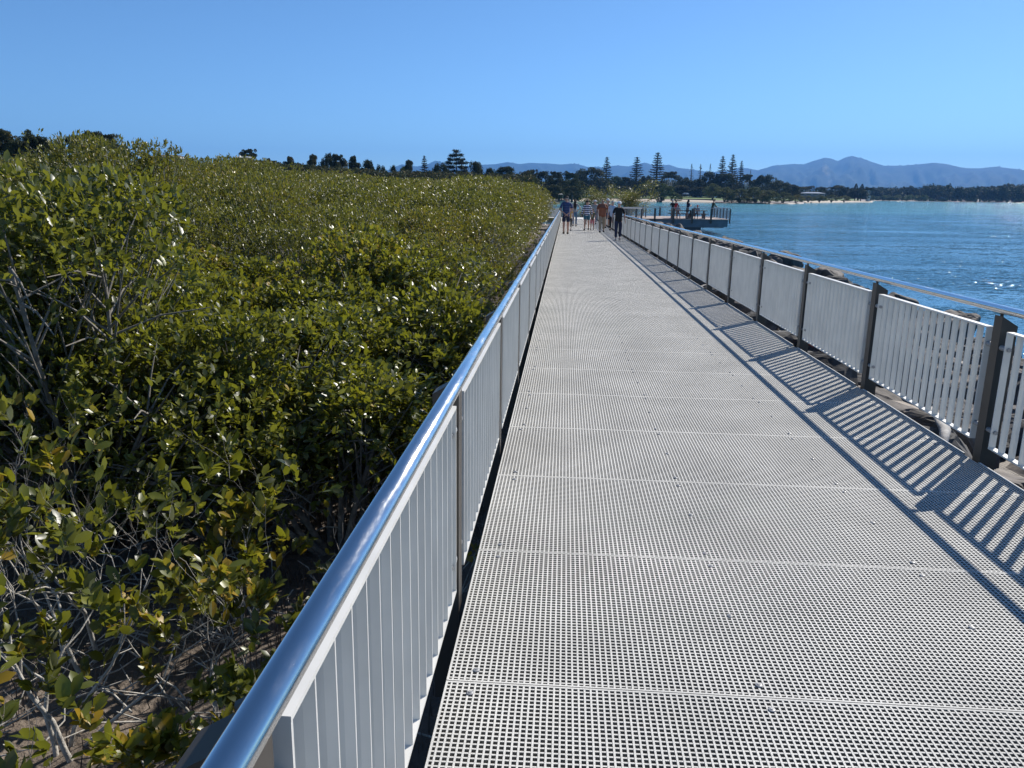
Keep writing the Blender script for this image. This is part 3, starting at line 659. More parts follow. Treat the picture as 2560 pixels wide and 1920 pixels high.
# the big leafy one at the edge of the view
mg(mid[3], -4.45, 6.6, 1.0, 'tallest near mangrove, a mound of big leaves rising above the skyline', sz=3.5/TOPZ[mid[3][1].name])
mg(mid[3], -6.1, 7.4, 1.0, 'tall leafy mangrove mound at the far edge, next to the tallest one', sz=3.22/TOPZ[mid[3][1].name])
mg(mid[1], -3.1, 6.9, 1.0, 'leafy mangrove filling the gap below the tallest mound', sz=2.2/TOPZ[mid[1][1].name])
y = 5.6; cnt = 0
while y < 92:
    step = np.interp(y, [5, 12, 30, 90], [1.15, 1.6, 2.6, 3.8])
    xmax = min(62, .75*y+6) if y > 12 else .62*y+3.5
    x = -1.55 if y < 40 else -2.2
    while x > -xmax:
        xx = x+rnd.uniform(-.3, .3)*step; yy = y+rnd.uniform(-.35, .35)*step; d = math.hypot(xx, yy)
        ok = not (d < 8.3 and -xx > 2.6 and yy < 7.6 and -xx < 7)      # taken by the hand placed ones
        if yy < 7.5 and xx > -2.6 and rnd.random() < .35: ok = False   # gaps with mud near the railing
        # out of sight beyond the left edge of the view
        if xx < -(.62*yy+3.2): ok = False
        # leave the second leg of the boardwalk free
        if yy > 72 and xx > -12-(yy-72)*.1: ok = ok and yy < 74 and xx < -3
        if ok:
            t_ = top(xx, yy)+rnd.gauss(.12, .16)*min(1.6, .6+d/30)
            if d > 14: c_ = cap(xx, yy); t_ = min(t_, c_-rnd.uniform(0, .3)) if d < 34 else min(c_-rnd.uniform(-.05, .5), 3.4)
            Hh = t_+1.72
            if d < 15: k_ = rnd.choice([0, 1, 2]); pr = mid[k_]; h0 = (1.8, 2.1, 1.5)[k_]; s = step/1.15*rnd.uniform(.85, 1.05)
            else: k_ = rnd.choice([0, 1, 2]); pr = far[k_]; h0 = (3., 3.3, 2.8)[k_]; s = step/2.6*rnd.uniform(.95, 1.2)
            s = min(s, 1.25); R_ = ((1.3, 1.5, 1.1) if d < 15 else (2.2, 2.6, 2.0))[k_]; xx = min(xx, -.62-1.08*s*R_)
            mg(pr, xx, yy, s, lab_m(xx, yy, t_ > 1.5), sz=Hh/TOPZ[pr[1].name]); cnt += 1
        x -= step
    y += step*.92
# taller mangrove trees rising out of the thicket
for px_, dd, ytop, s, lab in ((290, 23, 338, 1.05, 'taller open mangrove tree rising above the thicket in front of the gum trees'), (345, 25, 352, .95, 'second taller mangrove tree, just beside the open one in front of the gum trees'),
                              (1195, 62, 455, 1.2, 'rounded mangrove top standing out before the dark trees'), (1290, 60, 455, 1.2, 'last rounded mangrove crown before the far boardwalk'), (560, 40, 388, 1.2, 'broad mangrove crown below the hillside houses'), (820, 52, 424, 1.2, 'broad pale mangrove crown in front of the hillside bush')):
    p = at(px_, dd); H_ = zat(px_, ytop, dd)+1.72; mg(far[1], p.x, p.y, s, lab, sz=H_/TOPZ[far[1][1].name])
# mangrove with bare limbs over the water by the landing
p = at(1535, 84); g = Grow(900)
for a, l_ in ((0.2, 1), (1.0, 1.), (2.0, .9), (3., .8), (.55, 1.15), (5.2, .8)): g.branch((0, 0, -.3), (math.cos(a)*.9, math.sin(a)*.9, .75), 2.6*l_, .11, 0, 3, None, 6, .2)
P, D, S = [], [], []
for q, d in g.tips:
    if q.x > 2.6 and g.r.random() < .75: continue
    for j in range(55): P.append(tuple(q+Vector((g.r.gauss(0, .35), g.r.gauss(0, .35), g.r.gauss(.1, .3))))); D.append((g.r.gauss(0, 1), g.r.gauss(0, 1), g.r.gauss(.4, .6))); S.append(g.r.uniform(.13, .22))
lm = leaves_mesh('leaves', np.array(P), np.array(D), np.array(S), M['mleaf_far'], 5, False)
put_plant('mangrove', (g.b.mesh('branches', M['bark_dark'], True), lm), T((p.x, p.y, -2.0)) @ Matrix.Diagonal((1, 1, .85, 1)), 'wide mangrove with bare dark limbs reaching over the water by the landing', 'mangrove', 'mangroves beside the boardwalk')
for px_, dd, s, lab in ((1352, 95, .8, 'small mangrove bush beyond the bend of the boardwalk'), (1380, 84, .62, 'low mangrove bush just behind the railing where the boardwalk bends'), (1465, 92, .7, 'low mangrove bush between the landing and the far beach'), (1340, 80, .7, 'dense low mangrove filling the bend of the boardwalk')):
    p = at(px_, dd); mg(far[2], p.x, p.y, s, lab, z=-1.9)
# pneumatophores, twigs and fallen leaves on the mud
rng = np.random.default_rng(3); n = 15000
X = -.75-rng.uniform(0, 1, n)**.9*6.5; Y = rng.uniform(.6, 9.5, n); keep = fbm(X*1.4, Y*1.4, 3, 8)+rng.uniform(-.15, .15, n) > .42
X, Y = X[keep], Y[keep]; Z = groundz(X, Y); n = len(X); h = rng.uniform(.05, .16, n); r = rng.uniform(.0035, .007, n); V = np.zeros((n, 8, 3))
for k_ in range(4):
    a = PI/2*k_; V[:, k_] = np.stack([X+r*math.cos(a), Y+r*math.sin(a), Z-.02], 1)
    V[:, 4+k_] = np.stack([X+r*.5*math.cos(a)+rng.normal(0, .0), Y+r*.5*math.sin(a), Z+h], 1)
tilt = rng.normal(0, .012, (n, 2)); V[:, 4:, 0] += tilt[:, None, 0]; V[:, 4:, 1] += tilt[:, None, 1]
Q = np.array([(0, 1, 5, 4), (1, 2, 6, 5), (2, 3, 7, 6), (3, 0, 4, 7), (4, 5, 6, 7)])[None]+(np.arange(n)*8)[:, None, None]
tag(link('pneumatophores', mesh_q('pneumatophores', V.reshape(-1, 3), Q.reshape(-1, 4), M['root'])), 'upright pencil-like mangrove roots poking from the brown mud', 'roots', kind='stuff')
tw = MB(); rr = random.Random(5)
for i in range(420):
    x = -.8-rr.random()**.8*5; y = rr.uniform(.8, 8); z = bankz(x, y); a = rr.uniform(0, 2*PI); L = rr.uniform(.15, .7)
    tw.tube([(x, y, z+rr.uniform(0, .06)), (x+math.cos(a)*L*.5, y+math.sin(a)*L*.5, z+rr.uniform(.02, .2)), (x+math.cos(a+.3)*L, y+math.sin(a+.3)*L, z+rr.uniform(0, .3))], [.007, .006, .003], 4, False)
tag(tw.build('fallen_twigs', M['bark_pale'], smooth=True), 'dead grey twigs scattered over the mangrove mud', 'twigs', kind='stuff')
# ------------------------------------------------------------------ distant trees
def leafquads(P, size, rng, upbias=.5):
    n = len(P); nrm = rng.normal(0, 1, (n, 3)); nrm[:, 2] += upbias; nrm /= np.linalg.norm(nrm, axis=1, keepdims=True)
    a = np.cross(nrm, rng.normal(0, 1, (n, 3))); a /= np.linalg.norm(a, axis=1, keepdims=True)+1e-9; b = np.cross(nrm, a)
    s = (size*rng.uniform(.5, 1.3, n))[:, None]; e = rng.uniform(.45, .9, n)[:, None]
    V = np.stack([P-a*s*.5, P-b*s*.5*e, P+a*s*.5, P+b*s*.5*e], 1).reshape(-1, 3)
    return V, np.arange(4*n).reshape(-1, 4)
def crown_proto(seed, kind):
    """one metre-true tree, 10 m high, standing on the origin: trunk mesh and crown mesh"""
    rng = np.random.default_rng(seed); rr = random.Random(seed); tb = MB(); cl = []; H = 10.
    if kind == 'gum':
        lim = []
        for i in range(9):
            a = 2*PI*i/9+rr.uniform(-.3, .3); q = rr.uniform(.15, 1)*3.9; z = H*(.93-.35*(q/4.4)**2)-rr.uniform(.4, 1.6); lim.append((q*math.cos(a), q*math.sin(a), z))
        tb.tube([(0, 0, -1), (.1, 0, 2), (.1, .2, 4)], [.38, .3, .24], 7, False)
        for x, y, z in lim:
            tb.tube([(0, 0, rr.uniform(1.5, 3)), (x*.45, y*.45, z*.55), (x*.9, y*.9, z-.3)], [.22, .14, .05], 5, False)
            for k in range(5): cl.append((x+rr.gauss(0, .8), y+rr.gauss(0, .8), z+rr.gauss(0, -.18), rr.uniform(.55, 1.15), .55))
        n = 15000; leaf = .25; mat = 'gumleaf'; ub = .8
    elif kind == 'dense':
        tb.tube([(0, 0, -1), (0, 0, 3), (.2, .1, 6)], [.45, .35, .15], 7, False)
        for i in range(42):
            a = rr.uniform(0, 2*PI); u = rr.uniform(-1, 1); q = max(math.sqrt(max(0, 1-u*u)), .8 if u < 0 else 0)*rr.uniform(.65, 1)
            cl.append((4.1*q*math.cos(a), 4.1*q*math.sin(a), 5.0+4.3*u*rr.uniform(.8, 1.), rr.uniform(.8, 1.7), .8))
        n = 11000; leaf = .34; mat = 'darkleaf'; ub = .7
    elif kind in ('green', 'shore'):
        for a in range(5): tb.tube([(0, 0, -1), (math.cos(a*1.3)*1.2, math.sin(a*1.3)*1.2, 3), (math.cos(a*1.3)*2.8, math.sin(a*1.3)*2.8, 6)], [.25, .17, .08], 5, False)
        for i in range(46):
            a = rr.uniform(0, 2*PI); u = rr.uniform(-.1, 1) if kind == 'green' else rr.uniform(-.5, 1); q = math.sqrt(max(0, 1-u*u))*rr.uniform(.7, 1)
            cl.append((4.9*q*math.cos(a), 4.9*q*math.sin(a), (4.2 if kind == 'green' else 4.6)+(4.9 if u > 0 else 6.5)*u*rr.uniform(.85, 1.), rr.uniform(.8, 1.5), .75))
        n = 11000; leaf = .34; mat = 'greenleaf' if kind == 'green' else 'shoreleaf'; ub = 1.
    elif kind in ('norfolk', 'sparse', 'bunya'):
        H = 10.; tb.tube([(0, 0, -1), (0, 0, 5), (0, 0, 9.9)], [.26, .17, .03], 7, False); P = []
        nw = 17 if kind != 'bunya' else 11
        for j in range(nw):
            z = 1.2+8.5*(j/(nw-1))**.95; u = (z-1.2)/8.6
            R = (2.05*(1-u)**.8+.18)*(1 if kind != 'bunya' else 1.0)
            if kind == 'bunya': R = 3.6*math.sqrt(max(.03, 1-u**2.2))
            if kind == 'sparse': R *= .55
            nb = 7 if kind == 'norfolk' else 6 if kind == 'bunya' else 4
            for k in range(nb):
                a = 2*PI*k/nb+j*.9+rr.uniform(-.25, .25); Rk = R*rr.uniform(.75, 1.08); dz = rr.uniform(-.12, .12)
                if rr.random() < (.1 if kind != 'sparse' else .3): continue
                pts = [(0, 0, z), (math.cos(a)*Rk*.5, math.sin(a)*Rk*.5, z-.06+dz), (math.cos(a)*Rk, math.sin(a)*Rk, z+.14+dz)]
                tb.tube(pts, [.05, .035, .012], 3, False)
                m_ = int((75 if kind == 'norfolk' else 150 if kind == 'bunya' else 22)*Rk/1.4)
                s = rng.uniform(.25 if kind != 'bunya' else .55, 1.05, m_); w_ = .17*(1.15-s)+.07
                if kind == 'bunya': w_ = w_*2.2
                P.append(np.stack([math.cos(a)*Rk*s+rng.normal(0, 1, m_)*w_, math.sin(a)*Rk*s+rng.normal(0, 1, m_)*w_, z+dz-.05+.19*s*s+rng.normal(0, .06 if kind != 'bunya' else .16, m_)], 1))
        P = np.concatenate(P); P = np.concatenate([P, np.stack([rng.normal(0, .08, 60), rng.normal(0, .08, 60), rng.uniform(8.8, 10.1, 60)], 1)])
        V, Q = leafquads(P, .17 if kind != 'bunya' else .24, rng, .3); return tb.mesh('trunk', M['bark_dark'], True), mesh_q('crown', V, Q, M['pineleaf'])
    elif kind == 'cypress':
        tb.tube([(0, 0, -1), (0, 0, 9)], [.25, .05], 6, False); z = rng.uniform(.5, 10, 2500); a = rng.uniform(0, 2*PI, 2500); q = 1.15*np.minimum(1, (10.2-z)/4)**.7*np.sqrt(rng.uniform(.4, 1, 2500))
        V, Q = leafquads(np.stack([q*np.cos(a), q*np.sin(a), z], 1), .28, rng, .3); return tb.mesh('trunk', M['bark_dark'], True), mesh_q('crown', V, Q, M['pineleaf'])
    c = np.array(cl); pick = rng.integers(0, len(c), n); v = rng.normal(0, 1, (n, 3)); v[:, 2] += .25; v /= np.linalg.norm(v, axis=1, keepdims=True)
    rad = c[pick, 3]*rng.uniform(.55, 1.05, n); P = c[pick, :3]+v*rad[:, None]*np.stack([np.ones(n), np.ones(n), c[pick, 4]], 1)
    V, Q = leafquads(P, leaf, rng, ub); return tb.mesh('trunk', M['bark_pale'] if kind == 'gum' else M['bark_dark'], True), mesh_q('crown', V, Q, M[mat])
protos = {k: [crown_proto(500+i*7+j, k) for j in range(nv)] for i, (k, nv) in enumerate((('gum', 3), ('dense', 3), ('green', 2), ('shore', 2), ('norfolk', 2), ('sparse', 2), ('bunya', 1), ('cypress', 1)))}
CH = {}
for k_, l_ in protos.items():
    z = np.empty(len(l_[0][1].vertices)*3, np.float32); l_[0][1].vertices.foreach_get('co', z); CH[k_] = float(np.percentile(z[2::3], 99.6))
rnd = random.Random(31)
WID = {'gum': 9.4, 'dense': 10., 'green': 11.5, 'shore': 11.5, 'norfolk': 3.5, 'sparse': 2.6, 'bunya': 7.6, 'cypress': 2.3}
NM = {'gum': 'gum_tree', 'dense': 'dense_tree', 'green': 'spreading_tree', 'shore': 'shore_mangrove', 'norfolk': 'norfolk_pine', 'sparse': 'thin_pine', 'bunya': 'bunya_pine', 'cypress': 'cypress'}
def tree(kind, x, ytop, wpx, d, zb, label, k_=None):
    p = at(x, d, zb); Hh = zat(x, ytop, d)-zb; W = wpx*d/FPX/WID[kind]
    pr = protos[kind][rnd.randrange(len(protos[kind])) if k_ is None else k_]
    return put_plant(NM[kind], pr, T(p) @ rotz(rnd.uniform(0, 2*PI)) @ Matrix.Diagonal((W, W, Hh/CH[kind], 1)), label, 'pine tree' if kind in ('norfolk', 'sparse', 'bunya') else 'tree', 'trees along the far shore and hillside')
# land behind
M['scrubground'] = simple('scrub_ground', (.035, .045, .018), .95, var=.4, scale=.1)
landstrip('hillside', [(-500, 90, 330, 0, 9), (-150, 95, 300, 0, 8), (150, 100, 280, 0, 8.5), (420, 120, 270, .5, 10.5), (640, 150, 300, 0, 9.6), (760, 170, 330, -.5, 7), (900, 180, 360, -.8, 4), (1100, 190, 400, -1, 1.5), (1290, 210, 430, -1.2, .6), (1400, 300, 520, -1, .5)], M['scrubground'])
landstrip('beach', [(1380, 420, 500, -1.1, -.7), (1500, 462, 500, -1.1, -.6), (1700, 468, 502, -1.1, -.6), (1760, 462, 500, -1.2, -.8), (1800, 455, 490, -1.5, -1.2)], M['sand'])
landstrip('point', [(1790, 432, 500, -1.5, -.8), (1830, 424, 490, -1.4, -.8), (1900, 418, 480, -1.4, -.8), (1980, 440, 520, -1.3, -.8), (2012, 480, 560, -1.4, -.9)], M['mud'])
landstrip('sandspit', [(2000, 500, 550, -1.3, -.9), (2080, 610, 650, -1.1, -.6), (2140, 690, 740, -1.2, -.7), (2184, 730, 755, -1.5, -1.2)], M['sand'])
landstrip('foreshore', [(1300, 503, 600, -.3, 1.2), (1500, 503, 600, -.3, 1.2), (1740, 503, 600, -.3, 1.2), (1790, 500, 600, -.5, .9), (1900, 472, 700, -.8, .6), (2000, 535, 900, -.6, .3), (2080, 655, 900, -.5, .3), (2150, 745, 960, -.7, .3)], M['lawn'])
landstrip('far_shore', [(1950, 1040, 1700, -1.2, 1), (2187, 1060, 1700, -1.2, 1), (2400, 1080, 1700, -1.2, 1), (2560, 1080, 1700, -1.2, 1), (3300, 1000, 1700, -1.2, 1)], M['mud'])
b = MB()
for (xa, xb) in ((1440, 1552), (1552, 1790)):
    p, q = at(xa, 500, -1.0), at(xb, 500, -1.0); b.add([(p.x, p.y, -1), (q.x, q.y, -1), (q.x, q.y, -.18), (p.x, p.y, -.18), (p.x+.3, p.y+1, -1), (q.x+.3, q.y+1, -1), (q.x+.3, q.y+1, -.18), (p.x+.3, p.y+1, -.18)], [(0, 1, 2, 3), (4, 7, 6, 5), (3, 2, 6, 7), (0, 3, 7, 4), (1, 5, 6, 2), (0, 4, 5, 1)])
o = b.build('sea_wall', M['rock']); tag(o, 'low dark sea wall between the sandy beach and the lawn', 'wall')
TR = [
 ('gum', 28, 327, 88, 120, 4, 'dense gum tree at the far edge of the skyline, above the tallest mangrove'), ('gum', 104, 331, 84, 125, 4, 'round-headed gum tree second from the edge of the skyline'),
 ('gum', 60, 352, 70, 115, 3, 'lower gum tree filling the gap between the two round-headed ones'), ('gum', 203, 340, 78, 130, 5, 'flat-topped gum tree before the tall one with open limbs'),
 ('gum', 262, 323, 92, 135, 5, 'tallest gum tree, with pale forking limbs showing under its umbrella crown'), ('gum', 166, 352, 40, 128, 4, 'small gum crown between the skyline gum trees'), ('dense', 305, 368, 60, 130, 4, 'dark bushy tree under the tallest gum'),
 ('dense', 12, 345, 70, 140, 4, 'dark bushy tree behind the gum at the far edge'), ('dense', 128, 346, 60, 145, 4, 'dark bushy tree behind the second gum from the edge'), ('dense', 236, 350, 60, 150, 4, 'dark bushy tree behind the tallest gum'),
 ('gum', 629, 369, 42, 260, 9, 'single dark gum tree behind the hillside house roof'), ('gum', 678, 396, 20, 250, 8.5, 'tiny feathery tree beside the long hillside house'), ('dense', 700, 407, 40, 245, 7, 'low dark tree right of the long hillside house'),
 ('gum', 728, 392, 46, 240, 5, 'rounded gum tree on the hillside between the long house and the bigger gums'), ('dense', 752, 412, 50, 235, 4, 'dark low tree under the rounded hillside gum'), ('gum', 786, 387, 40, 235, 3, 'yellowish gum tree leading the group on the low hill'),
 ('dense', 822, 386, 46, 240, 3, 'dark dense tree in the centre of the hill group'), ('gum', 845, 380, 46, 236, 3, 'tall open gum tree at the top of the hill group'), ('gum', 888, 391, 50, 230, 2, 'greyish thin gum tree after the tall hill group'),
 ('dense', 922, 404, 48, 230, 1, 'brown-green tree sloping down from the hill group'), ('dense', 955, 415, 46, 235, 1, 'low tree behind the white flat-roofed house'), ('dense', 985, 417, 26, 250, 1, 'small dark tree just above the white flat-roofed house'),
 ('green', 1010, 420, 30, 240, 1, 'bright yellow-green tree beside the white flat-roofed house'), ('gum', 1023, 401, 42, 250, 1, 'dark gum tree standing before the first small pine'), ('norfolk', 1062, 391, 33, 260, 0, 'Norfolk pine on the near hill, apart from the others'),
 ('dense', 1100, 410, 66, 250, 0, 'rounded brownish tree under the broad bunya pine'), ('bunya', 1142, 376, 80, 260, 0, 'broad dark bunya pine with domed tufted top, the biggest tree on the skyline'), ('dense', 1188, 408, 62, 250, 0, 'dark tree falling away beyond the bunya pine'),
 ('dense', 1225, 424, 46, 250, 0, 'low dark tree between the bunya pine and the wide-headed trees'), ('dense', 1266, 419, 84, 280, 0, 'wide-headed dark tree above the last mangroves'), ('dense', 1316, 430, 60, 300, 0, 'dark tree above the bend of the far boardwalk'),
 ('gum', 1328, 421, 36, 330, 0, 'gum crown poking above the dark trees near the boardwalk end'), ('dense', 1358, 430, 60, 330, 0, 'dark tree directly above the striped walker'), ('gum', 1387, 426, 36, 350, 0, 'round gum crown above the walkers, left of two'),
 ('dense', 1398, 446, 70, 330, -.5, 'low dark tree behind the walkers'), ('gum', 1423, 429, 46, 360, 0, 'flat gum crown above the walkers, second of two'), ('dense', 1440, 447, 62, 340, -.5, 'dark tree over the end of the boardwalk'),
 ('dense', 1478, 419, 88, 440, .6, 'large dark tree on the shore with a flat top, beside the first Norfolk pine'), ('dense', 1448, 428, 46, 430, .6, 'dark shoulder of the large flat-topped tree'), ('norfolk', 1514, 394, 36, 475, .7, 'Norfolk pine rising behind the large flat-topped tree'),
 ('green', 1532, 441, 62, 455, .6, 'olive tree below the first shore Norfolk pine'), ('dense', 1490, 462, 60, 440, .5, 'low shadowed tree at the back of the landing'), ('dense', 1562, 444, 50, 470, .6, 'dark tree between two shore Norfolk pines'),
 ('norfolk', 1589, 394, 45, 465, .7, 'broad Norfolk pine, second along the beach'), ('norfolk', 1639, 383, 50, 460, .7, 'tallest Norfolk pine, with clear level tiers, above the beach'), ('gum', 1675, 426, 42, 475, .7, 'gum tree tucked beside the tallest Norfolk pine'),
 ('dense', 1614, 440, 44, 470, .6, 'dark tree under the two tall beach pines'), ('dense', 1705, 443, 52, 480, .6, 'dark tree behind the white tents'), ('dense', 1740, 448, 50, 480, .6, 'second dark tree behind the white tents'),
 ('sparse', 1725, 409, 22, 500, .7, 'dead-looking thin pine standing alone, first of three'), ('sparse', 1747, 410, 28, 500, .7, 'thin pine with few tiers, second of three'), ('sparse', 1771, 409, 18, 500, .7, 'slender faint pine, last of three'),
 ('dense', 1775, 430, 66, 490, .6, 'dark tree below the three thin pines'), ('norfolk', 1801, 392, 34, 495, .7, 'Norfolk pine, first of the close trio by the point'), ('norfolk', 1826, 388, 34, 500, .7, 'Norfolk pine, tallest of the close trio by the point'), ('norfolk', 1848, 404, 22, 500, .7, 'Norfolk pine, smallest of the close trio by the point'),
 ('dense', 1812, 436, 74, 485, .6, 'large dark tree at the foot of the pine trio'), ('gum', 1864, 436, 46, 490, .6, 'gum tree past the pine trio'), ('sparse', 1872, 424, 12, 500, .6, 'stub of a thin pine past the trio'), ('dense', 1912, 438, 62, 495, .5, 'rounded dark tree on the point after the gum'),
 ('gum', 1900, 440, 40, 500, .5, 'lighter gum crown within the trees of the point'), ('dense', 1948, 452, 58, 510, .4, 'sloping dark tree towards the end of the point'), ('dense', 1978, 461, 50, 560, .3, 'dark tree beside the blue-roofed house on the point'), ('gum', 2015, 465, 46, 640, .3, 'low gum behind the blue-roofed house'),
 ('dense', 2050, 467, 40, 640, .3, 'small dark tree after the blue-roofed house'), ('dense', 2090, 463, 50, 620, .3, 'bushy tree under the smoke plume'), ('dense', 2118, 468, 36, 620, .3, 'low tree before the two spired cypresses'),
 ('cypress', 2138, 459, 12, 615, .2, 'spire-topped cypress, first of two on the sandy spit'), ('cypress', 2153, 460, 13, 615, .2, 'spire-topped cypress, second of two on the sandy spit'), ('dense', 2146, 474, 50, 612, .2, 'dark bushy base around the two cypresses'), ('gum', 2170, 468, 32, 620, .2, 'last tree at the tip of the sandy spit'),
 ('green', 1607, 456, 56, 446, .3, 'bright olive tree at the back of the beach lawn'), ('green', 1652, 461, 80, 300, -1.9, 'spreading mangrove with bright rim standing in the shallows before the beach'), ('shore', 1692, 484, 34, 302, -1.9, 'small round mangrove beside the spreading one'), ('shore', 1645, 476, 44, 290, -1.9, 'pale round mangrove in front of the spreading one'),
 ('shore', 1782, 459, 50, 455, .2, 'olive bush first of the row rising from the lawn'), ('shore', 1812, 468, 56, 440, -.8, 'olive shore mangrove where the lawn ends'), ('shore', 1850, 472, 60, 428, -1.4, 'olive shore mangrove, second past the lawn'), ('shore', 1890, 468, 62, 432, -1.4, 'tall olive shore mangrove in the middle of the point'),
 ('shore', 1925, 476, 50, 428, -1.6, 'olive shore mangrove with a low crown near the water'), ('shore', 1905, 486, 44, 424, -1.7, 'small round mangrove at the water in front of the taller ones'), ('shore', 1958, 480, 54, 440, -1.5, 'olive mangrove sloping down towards the sandy spit'), ('shore', 1992, 487, 40, 462, -1.5, 'low mangrove at the start of the sandy spit'),
 ('shore', 1865, 490, 50, 424, -1.8, 'low olive mangrove touching the water'), ('shore', 1832, 491, 40, 426, -1.8, 'low olive mangrove by the rocks of the point'), ('shore', 2022, 489, 34, 520, -1.2, 'low bush on the sandy spit, first'), ('shore', 2050, 488, 36, 540, -1.2, 'low bush on the sandy spit, second'),
 ('shore', 2080, 487, 40, 560, -1.2, 'low bush on the sandy spit, third'), ('shore', 2112, 489, 36, 575, -1.2, 'low bush on the sandy spit, fourth'), ('dense', 1560, 466, 60, 445, .3, 'shadowed tree behind the lawn above the bare-limbed mangrove'), ('dense', 1700, 464, 60, 470, .4, 'shadowed tree over the white tents'), ('dense', 1752, 468, 60, 470, .4, 'shadowed tree right behind the white tents'),
 ('dense', 1600, 470, 60, 452, .4, 'shadowed tree behind the jetty shelter'), ('dense', 1380, 462, 70, 300, -.8, 'shadowed low tree beyond the far boardwalk'), ('dense', 1430, 466, 70, 320, -.8, 'shadowed low tree beyond the landing'), ('dense', 1500, 448, 70, 450, .4, 'shadowed tree under the large flat-topped one'),
]
for a in TR:
    k_, x, yt, wp, d, zb, lab = a
    if 1440 <= x and 430 <= d < 520 and k_ != 'shore': d += 95; zb = .4
    if x < 310: zb -= 6
    elif x < 1250 and d < 300 and k_ in ('gum', 'dense'): zb -= 5
    if 1590 < x < 1700 and d < 310: d = 448
    if 2000 < x and d > 600: d += 115
    tree(k_, x, yt, wp, d, zb, lab)
# the wood across the river and the scrub on the hillside, read as masses
def wood(name, label, spans, mat, n, leaf, seed, trunks=True):
    rng = np.random.default_rng(seed); PP = []
    for (xa, xb, ya, yb, da, db, cnt) in spans:
        for k in range(cnt):
            u = rng.uniform(); x = xa+(xb-xa)*u; d = rng.uniform(da, db); yt = ya+(yb-ya)*u+rng.exponential(3.5)-2+(d-da)/(db-da)*-1
            p = at(x, d); zt = max(zat(x, yt, d), 1.5); base = -1.6 if zt < 40 else 0
            if name == 'hill_scrub': base = zt-4.5
            R = rng.uniform(.45, .8)*(zt-base)*.5; m_ = n
            v = rng.normal(0, 1, (m_, 3)); v[:, 2] += .2; v /= np.linalg.norm(v, axis=1, keepdims=True); h = (zt-base)
            q = rng.uniform(.6, 1.05, m_)[:, None]
            c = np.array([(rng.normal(0, R*.4), rng.normal(0, R*.4), zt-h*.3-rng.uniform(0, h*.4)) for _ in range(5)]); pk = rng.integers(0, 5, m_)
            PP.append(np.array([p.x, p.y, 0])+c[pk]+v*q*np.array([R*.8, R*.8, h*.3]))
    P = np.concatenate(PP); P[:, 2] = np.maximum(P[:, 2], -1.7); V, Q = leafquads(P, leaf, rng, .7)
    tag(link(name, mesh_q(name, V, Q, mat)), label, name.replace('_', ' '), kind='stuff')
wood('far_wood', 'unbroken dark wood along the opposite river bank', [(2180, 2320, 468, 465, 1120, 1300, 50), (2310, 2370, 461, 461, 1090, 1200, 22), (2340, 2760, 466, 464, 1090, 1250, 150), (2490, 2560, 459, 460, 1090, 1180, 16), (1960, 2200, 470, 468, 1150, 1400, 50)], M['gumleaf'], 260, 2.6, 41)
wood('town_wood', 'dark mass of bush behind the beach and the single trees', [(1400, 1960, 446, 452, 620, 720, 190), (1960, 2060, 466, 472, 680, 760, 20), (1270, 1450, 450, 450, 360, 460, 50)], M['darkleaf'], 240, 1.5, 45)
wood('low_scrub', 'low pale scrub at the water edge of the opposite bank', [(2170, 2330, 489, 488, 1062, 1085, 60), (2320, 2700, 497, 498, 1080, 1088, 60)], M['shoreleaf'], 110, 1.6, 43)
wood('hill_scrub', 'mixed garden scrub covering the slope below the hillside houses', [(330, 480, 411, 414, 170, 215, 40), (480, 640, 412, 416, 170, 230, 40), (640, 760, 402, 414, 170, 230, 100), (740, 1000, 406, 428, 170, 220, 140), (1000, 1340, 424, 436, 200, 250, 150), (-150, 330, 372, 400, 100, 130, 60)], M['gumleaf'], 240, .55, 44)
# ------------------------------------------------------------------ buildings
glass = simple('window_glass', (.03, .04, .05), .15, var=.1)
def house(x, y0, y1, wpx, d, label, wall, roof, hip=True, deep=8, nwin=4, name='house', veranda=False):
    p = at(x, d); zb = zat(x, y1, d); zt = zat(x, y0, d); W = wpx*d/FPX; H = zt-zb; di = ray(x, 487); ang = math.atan2(di[1], di[0])-PI/2
    h = thing(name, label, 'house', T((p.x, p.y, zb)) @ rotz(ang)); rh = H*.32 if hip else H*.12; wh = H-rh
    b = MB(); b.box(-W/2, W/2, 0, deep, -3, wh); b.build('wall', wall, h)
    b = MB(); e = .5
    if hip:
        V = [(-W/2-e, -e, wh), (W/2+e, -e, wh), (W/2+e, deep+e, wh), (-W/2-e, deep+e, wh), (-W/2+W*.28, deep/2, H), (W/2-W*.28, deep/2, H)]
        b.add(V, [(0, 1, 5, 4), (1, 2, 5), (2, 3, 4, 5), (3, 0, 4), (3, 2, 1, 0)])
    else:
        b.box(-W/2-e, W/2+e, -e, deep+e, wh+.01, H)
    b.build('roof', roof, h)
    for k in range(nwin):
        cx = -W/2+W*(k+.5)/nwin; w_ = W/nwin*.34
        b = MB(); b.box(cx-w_, cx+w_, -.08, -.003, wh*.35, wh*.82); wd = b.build('window', glass, h)
        b = MB(); t_ = .07; b.box(cx-w_-t_, cx+w_+t_, -.12, -.004, wh*.82, wh*.82+t_); b.box(cx-w_-t_, cx+w_+t_, -.14, -.004, wh*.35-t_, wh*.35); b.build('frame', M['white'], wd)
    if veranda:
        b = MB(); b.box(-W/2-.3, W/2+.3, -2.2, -.01, -.25, -.05); 
        for k in range(7): b.box(-W/2+W*k/6-.05, -W/2+W*k/6+.05, -2.15, -2.05, -.05, wh-.1)
        b.box(-W/2, W/2, -2.14, -2.06, .85, .93); b.build('veranda', M['white'], h)
    return h
